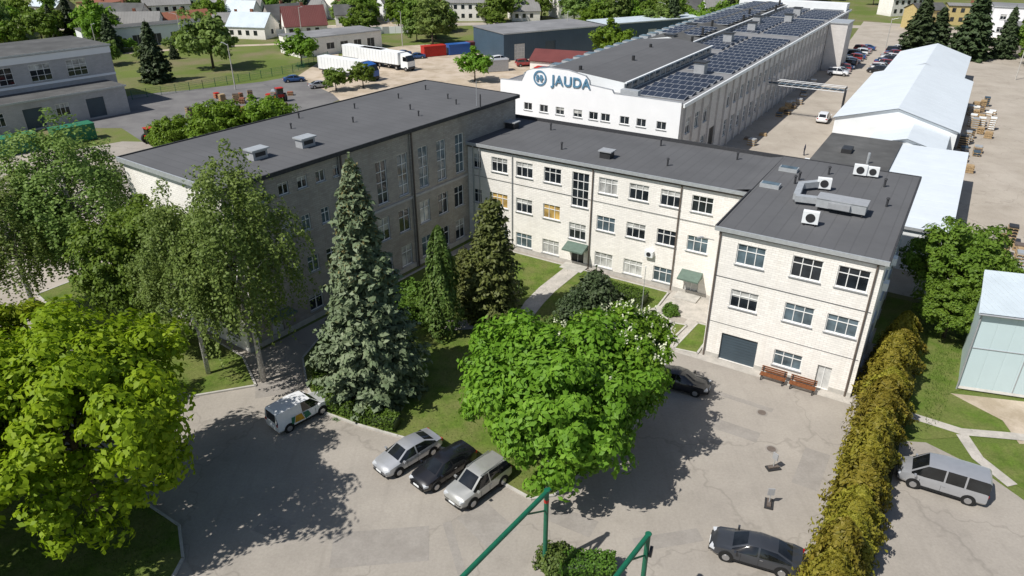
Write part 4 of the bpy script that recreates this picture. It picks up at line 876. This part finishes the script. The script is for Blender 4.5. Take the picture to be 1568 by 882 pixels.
maple = broad("maple_tree", 6.1, 5.2, 7.7, 400, 90, .21, 'lmaple', crs=.15, trunk=.32, lobes=1.2)
inst("maple_tree", maple, (-24.0, 30.9, 0), .4)
inst("maple_tree", maple, (-32.8, 25.5, 0), 2.4, 1.0); inst("maple_tree", maple, (-34, 37.0, 0), 4.1, .82)
chest = broad("chestnut_tree", 5.5, 3.8, 5.4, 370, 90, .22, 'lchest', crs=.155, trunk=.3, flowers=.05, lobes=1.1)
inst("chestnut_tree", chest, (3.1, 36.8, .1), 1.0)
ch2 = broad("chestnut_tree_b", 3.9, 3.0, 5.4, 220, 75, .19, 'lchest', crs=.16, trunk=.22, flowers=.7)
inst("chestnut_tree", ch2, (6.9, 40.6, .1), .2)
sp1 = spruce("blue_spruce_tree", 18.2, 3.8, 'lspruce', 'lcone', dens=1.25)
inst("blue_spruce_tree", sp1, (-10.4, 44.4, .1))
co = column("columnar_thuja", 10.0, 1.6, 'lthuja', 6000, .17, .5, jag=.22); inst("columnar_thuja", co, (-5.9, 52.6, .1))
sp2 = spruce("yew_conifer", 11.6, 2.4, 'lyew', None, dens=1.2, leaf=.22, p=.5); inst("conifer_tree", sp2, (-1.7, 55.2, .1)); inst("conifer_tree", sp2, (-4.2, 56.6, .1), 2., .55)
sp3 = spruce("small_pine", 4.4, 2.5, 'lpine', None, dens=1.3, leaf=.2, p=.6, z0=.3); inst("mountain_pine", sp3, (7.4, 56.6, .1)); inst("mountain_pine", sp3, (5.6, 55.4, .1), 1., .72)
bi = broad("birch_tree", 3.7, 7.0, 10.8, 260, 36, .125, 'lbirch', bark='barkb', droop=4, crs=.17, trunk=.22)
inst("birch_tree", bi, (-19.2, 45.9, .05)); inst("birch_tree", bi, (-23.8, 46.8, .05), 2.2, .84)
inst("birch_tree", bi, (-38.0, 58.0, .05), 1., (1.35, 1.35, .95)); inst("birch_tree", bi, (-41.5, 54.5, .05), 3., (1.1, 1.1, .8))
br = broad("broadleaf_tree", 4.1, 4.6, 7.6, 270, 80, .17, 'lgreen', crs=.18); inst("broadleaf_tree", br, (-29.0, 50.6, .05), .7)
br2 = broad("roundcrown_tree", 4.1, 3.7, 4.9, 250, 80, .18, 'lgreen', crs=.16)
inst("broadleaf_tree", br2, (39.4, 56.8, 0), .3, .95); inst("broadleaf_tree", br2, (44, 63, 0), 2.3, .6); inst("broadleaf_tree", br2, (36.8, 52.3, 0), 4.3, .6)
br3 = broad("lime_tree", 4.6, 3.4, 4.2, 190, 60, .26, 'lchest', crs=.19)
for x, y, s in ((-44, 106, .92), (-37.5, 109.5, .9), (-50, 104, .7)): inst("linden_tree", br3, (x, y, 0), R.uniform(0, 6), s)
gv = [column("golden_thuja_%d" % i, 4.5, 1.25, 'lgold', 3200, .13, .5, jag=.24, jit=1.1) for i in range(3)]
hr = empty("golden_thuja_hedge")
i = 0; t = -26.
while t < 8.6:
    x, y = W(13.6+R.uniform(-.25, .25), t); inst("thuja_%d" % i, gv[i % 3], (x, y, 0), R.uniform(0, 6), (R.uniform(1.05, 1.4), R.uniform(1.05, 1.35), R.uniform(.85, 1.18)), hr); i += 1; t += 1.12
hedge("clipped_hedge", [(-15.0, 47.0), (-14.4, 44.6), (-13.2, 42.5), (-10.9, 41.2), (-8.0, 40.0)], 1.0, 1.0, 'lhedge')
hedge("gate_hedge", [(2.6, 27.9), (5.6, 27.6)], 1.3, .9, 'lhedge'); hedge("entrance_hedge", [W(-11.5, 5.2), W(-7.2, 5.0)], 1.8, 1.1, 'lhedge')
sh = shrub("shrub", 1.1, 1.3, 'lhedge'); shd = shrub("dark_shrub", 1.2, 1.3, 'lthuja')
for x, y, s, m_ in ((-9.5, 55, 1.2, sh), (-8.2, 57, 1.3, sh), (-10.8, 53, 1, sh), (-3.4, 58, 1.2, sh), (0, 60.5, 1, shd), (-6, 60, 1.3, shd), (2.4, 28.2, .9, shd), (-12.6, 50, 1.1, shd), (-2, 52.5, .8, sh), (10.5, 52.2, .8, shd), (3.5, 53.5, .9, shd), (14.3, 56.4, .7, sh), (-8.8, 48.5, 1, shd), (-9.2, 58.5, 1.5, sh), (-7, 55, 1.1, sh)):
    inst("garden_shrub", m_, (x, y, .08), R.uniform(0, 6), s)
Lv = Leaves()
def tufts(poly_, n, size):
    xs = [p[0] for p in poly_]; ys = [p[1] for p in poly_]; out = []
    while len(out) < n:
        x, y = rng.uniform(min(xs), max(xs)), rng.uniform(min(ys), max(ys)); ins = False; j = len(poly_)-1
        for i_ in range(len(poly_)):
            if (ys[i_] > y) != (ys[j] > y) and x < (xs[j]-xs[i_])*(y-ys[i_])/(ys[j]-ys[i_])+xs[i_]: ins = not ins
            j = i_
        if ins: out.append((x, y, .12))
    P = np.array(out); Lv.add(P, rng.normal(size=P.shape)*np.array((1, 1, .4)), size, 0, .3)
tufts(lawnA, 4500, .07); tufts([(28.5, 39.3), (30.6, 41), (33, 44.3), (40, 54), W(15.6, 9)], 1200, .06); tufts([(-30, 26), (-19, 26), (-19.6, 31), (-24.2, 34), (-33, 40)], 2500, .08)
tg = Lv.mesh("grass_tufts", ['lhedge', 'lhedge', 'bark'], None, down=(0, 0, 1)); inst("grass_tufts", tg, (0, 0, 0))
# distant vegetation
fa = [broad("far_tree_%d" % i, 4.6, 4.2, 5.6, 110, 34, .45, m_, crs=.22, lobes=1.6) for i, m_ in enumerate(('lgreen', 'lchest', 'lbirch'))]
fs = spruce("far_spruce", 12.5, 3.4, 'lpine', None, dens=.8, leaf=.45)
inst("spruce_tree", fs, (-76.5, 158, 0)); inst("birch_tree", fa[2], (-70, 173, 0), 0, (1.15, 1.15, 1.15)); inst("broadleaf_tree", fa[1], (-50, 176, 0), 1, .75); inst("broadleaf_tree", fa[1], (-8, 158, 0), 1, .65)
inst("broadleaf_tree", fa[0], (-31, 152, 0), 1, .5); inst("broadleaf_tree", fa[0], (-36, 149, 0), 2, .45); inst("birch_tree", fa[2], (-22, 208, 0), 1, 1.1); inst("broadleaf_tree", fa[1], (24, 181, 0), 1, .9)
dm = empty("distant_trees")
def scatter(n, x0, x1, y0, y1, smin, smax, ev=.12, ok=None):
    for i in range(n):
        x, y = R.uniform(x0, x1), R.uniform(y0, y1)
        if ok and not ok(x, y): continue
        m_ = fs if R.random() < ev else R.choice(fa); s = R.uniform(smin, smax)
        inst("tree_%d" % len(dm.children), m_, (x, y, 0), R.uniform(0, 6), (s*R.uniform(.8, 1.2), s*R.uniform(.8, 1.2), s*R.uniform(.85, 1.25)), dm)
def offyard(x, y):
    s = (x-O[0])*E1[0]+(y-O[1])*E1[1]
    return not (-48 < s < 34)
scatter(75, -250, 60, 240, 300, .5, 1.1); scatter(60, -300, 250, 300, 400, .8, 1.3); scatter(40, 60, 260, 225, 300, .6, 1.2, .3, offyard); scatter(20, -150, -95, 190, 235, .6, 1.0); scatter(24, 122, 190, 120, 190, .5, 1.1, .35)
scatter(14, -50, -20, 212, 236, .5, .9); scatter(12, -105, -78, 170, 205, .25, .5); scatter(24, 20, 80, 218, 250, .6, 1.1, .1, offyard)
for x, y, s in ((104, 192, 1.15), (111, 196, .9), (114, 186, 1.3), (121, 200, .75)): inst("pine_tree", fs, (x, y, 0), R.uniform(0, 6), (s*1.4, s*1.2, s))
for x, y, s in ((129, 188, .8), (137, 194, 1.0), (124, 176, .7)): inst("broadleaf_tree", fa[0], (x, y, 0), R.uniform(0, 6), s)
rmats = ['greytile', 'greytile', 'redroof', 'orange', 'corr', 'roofold', 'roofpale', 'greytile']; wmats = ['brickw', 'yellow', 'plaster', 'brickg', 'brickw']
def house(x, y, a, sx, sy, ze, zp):
    e = gable("town_house", -sx/2, sx/2, -sy/2, sy/2, ze, zp, R.choice(wmats), R.choice(rmats), (x, y), a, 'x', False)
    g = MB(); n = int(sx/2.6)
    for k in range(n):
        for z in ([1.1] if ze < 4.2 else [1.1, 3.9]):
            g.b2(-sx/2+1+k*2.5, -sx/2+2.1+k*2.5, -sy/2-.05, -sy/2-.01, z, z+1.3, 'g1')
    g.b2(sx/2+.01, sx/2+.05, -.6, .6, 1.1, 2.4, 'g1'); g.b2(-.4, .4, .3, .9, zp-.8, zp+.9, 'orange'); g.build("windows_and_chimney", e)
for (x, y) in ((-88, 250), (-70, 262), (-52, 250), (-38, 262), (-115, 255), (-100, 272), (-62, 282), (-30, 285), (60, 265), (40, 262), (20, 270), (82, 275), (-140, 262), (-165, 275), (-5, 300), (50, 300), (100, 290), (-80, 305), (130, 240), (150, 250), (175, 240), (190, 255), (140, 275), (-62, 226), (-84, 232), (-72, 240), (-100, 232), (-120, 236), (-92, 262), (-58, 268), (170, 190), (155, 172), (72, 262), (-130, 300), (-76, 222), (-110, 222), (165, 160), (-16, 262), (4, 262)):
    house(x, y, R.uniform(-.5, .9), R.uniform(9, 15), R.uniform(7, 10), R.choice([3.2, 5.8, 3.4]), R.uniform(5.6, 8.4))

# ================================================================== LIGHT / CAMERA
az = radians(32); el = radians(52)
sd = np.array((-cos(az)*cos(el), -sin(az)*cos(el), sin(el)))
ld = bpy.data.lights.new("sun", 'SUN'); ld.energy = 5.0; ld.angle = radians(.53); ld.color = (1, .965, .91)
lob = bpy.data.objects.new("sun", ld); COL.objects.link(lob)
lob.rotation_euler = Vector(tuple(sd)).to_track_quat('Z', 'Y').to_euler(); lob.location = (-60, -40, 80)
w = bpy.data.worlds.new("World"); scene.world = w; w.use_nodes = True; nt = w.node_tree; nt.nodes.clear()
sky = nt.nodes.new("ShaderNodeTexSky"); sky.sky_type = 'NISHITA'; sky.sun_disc = False; sky.sun_elevation = el; sky.sun_rotation = math.atan2(sd[0], sd[1])
bg = nt.nodes.new("ShaderNodeBackground"); bg.inputs[1].default_value = .085; ow = nt.nodes.new("ShaderNodeOutputWorld")
nt.links.new(sky.outputs[0], bg.inputs[0]); nt.links.new(bg.outputs[0], ow.inputs[0])
cam = bpy.data.cameras.new("camera"); cob = bpy.data.objects.new("camera", cam); COL.objects.link(cob)
cam.sensor_width = 36; cam.lens = 25.21; cam.clip_start = .5; cam.clip_end = 3000
cob.location = (0, 0, 32); cob.rotation_euler = (radians(62.5), 0, 0); scene.camera = cob
scene.view_settings.view_transform = 'Standard'; scene.view_settings.look = 'None'; scene.view_settings.exposure = 0
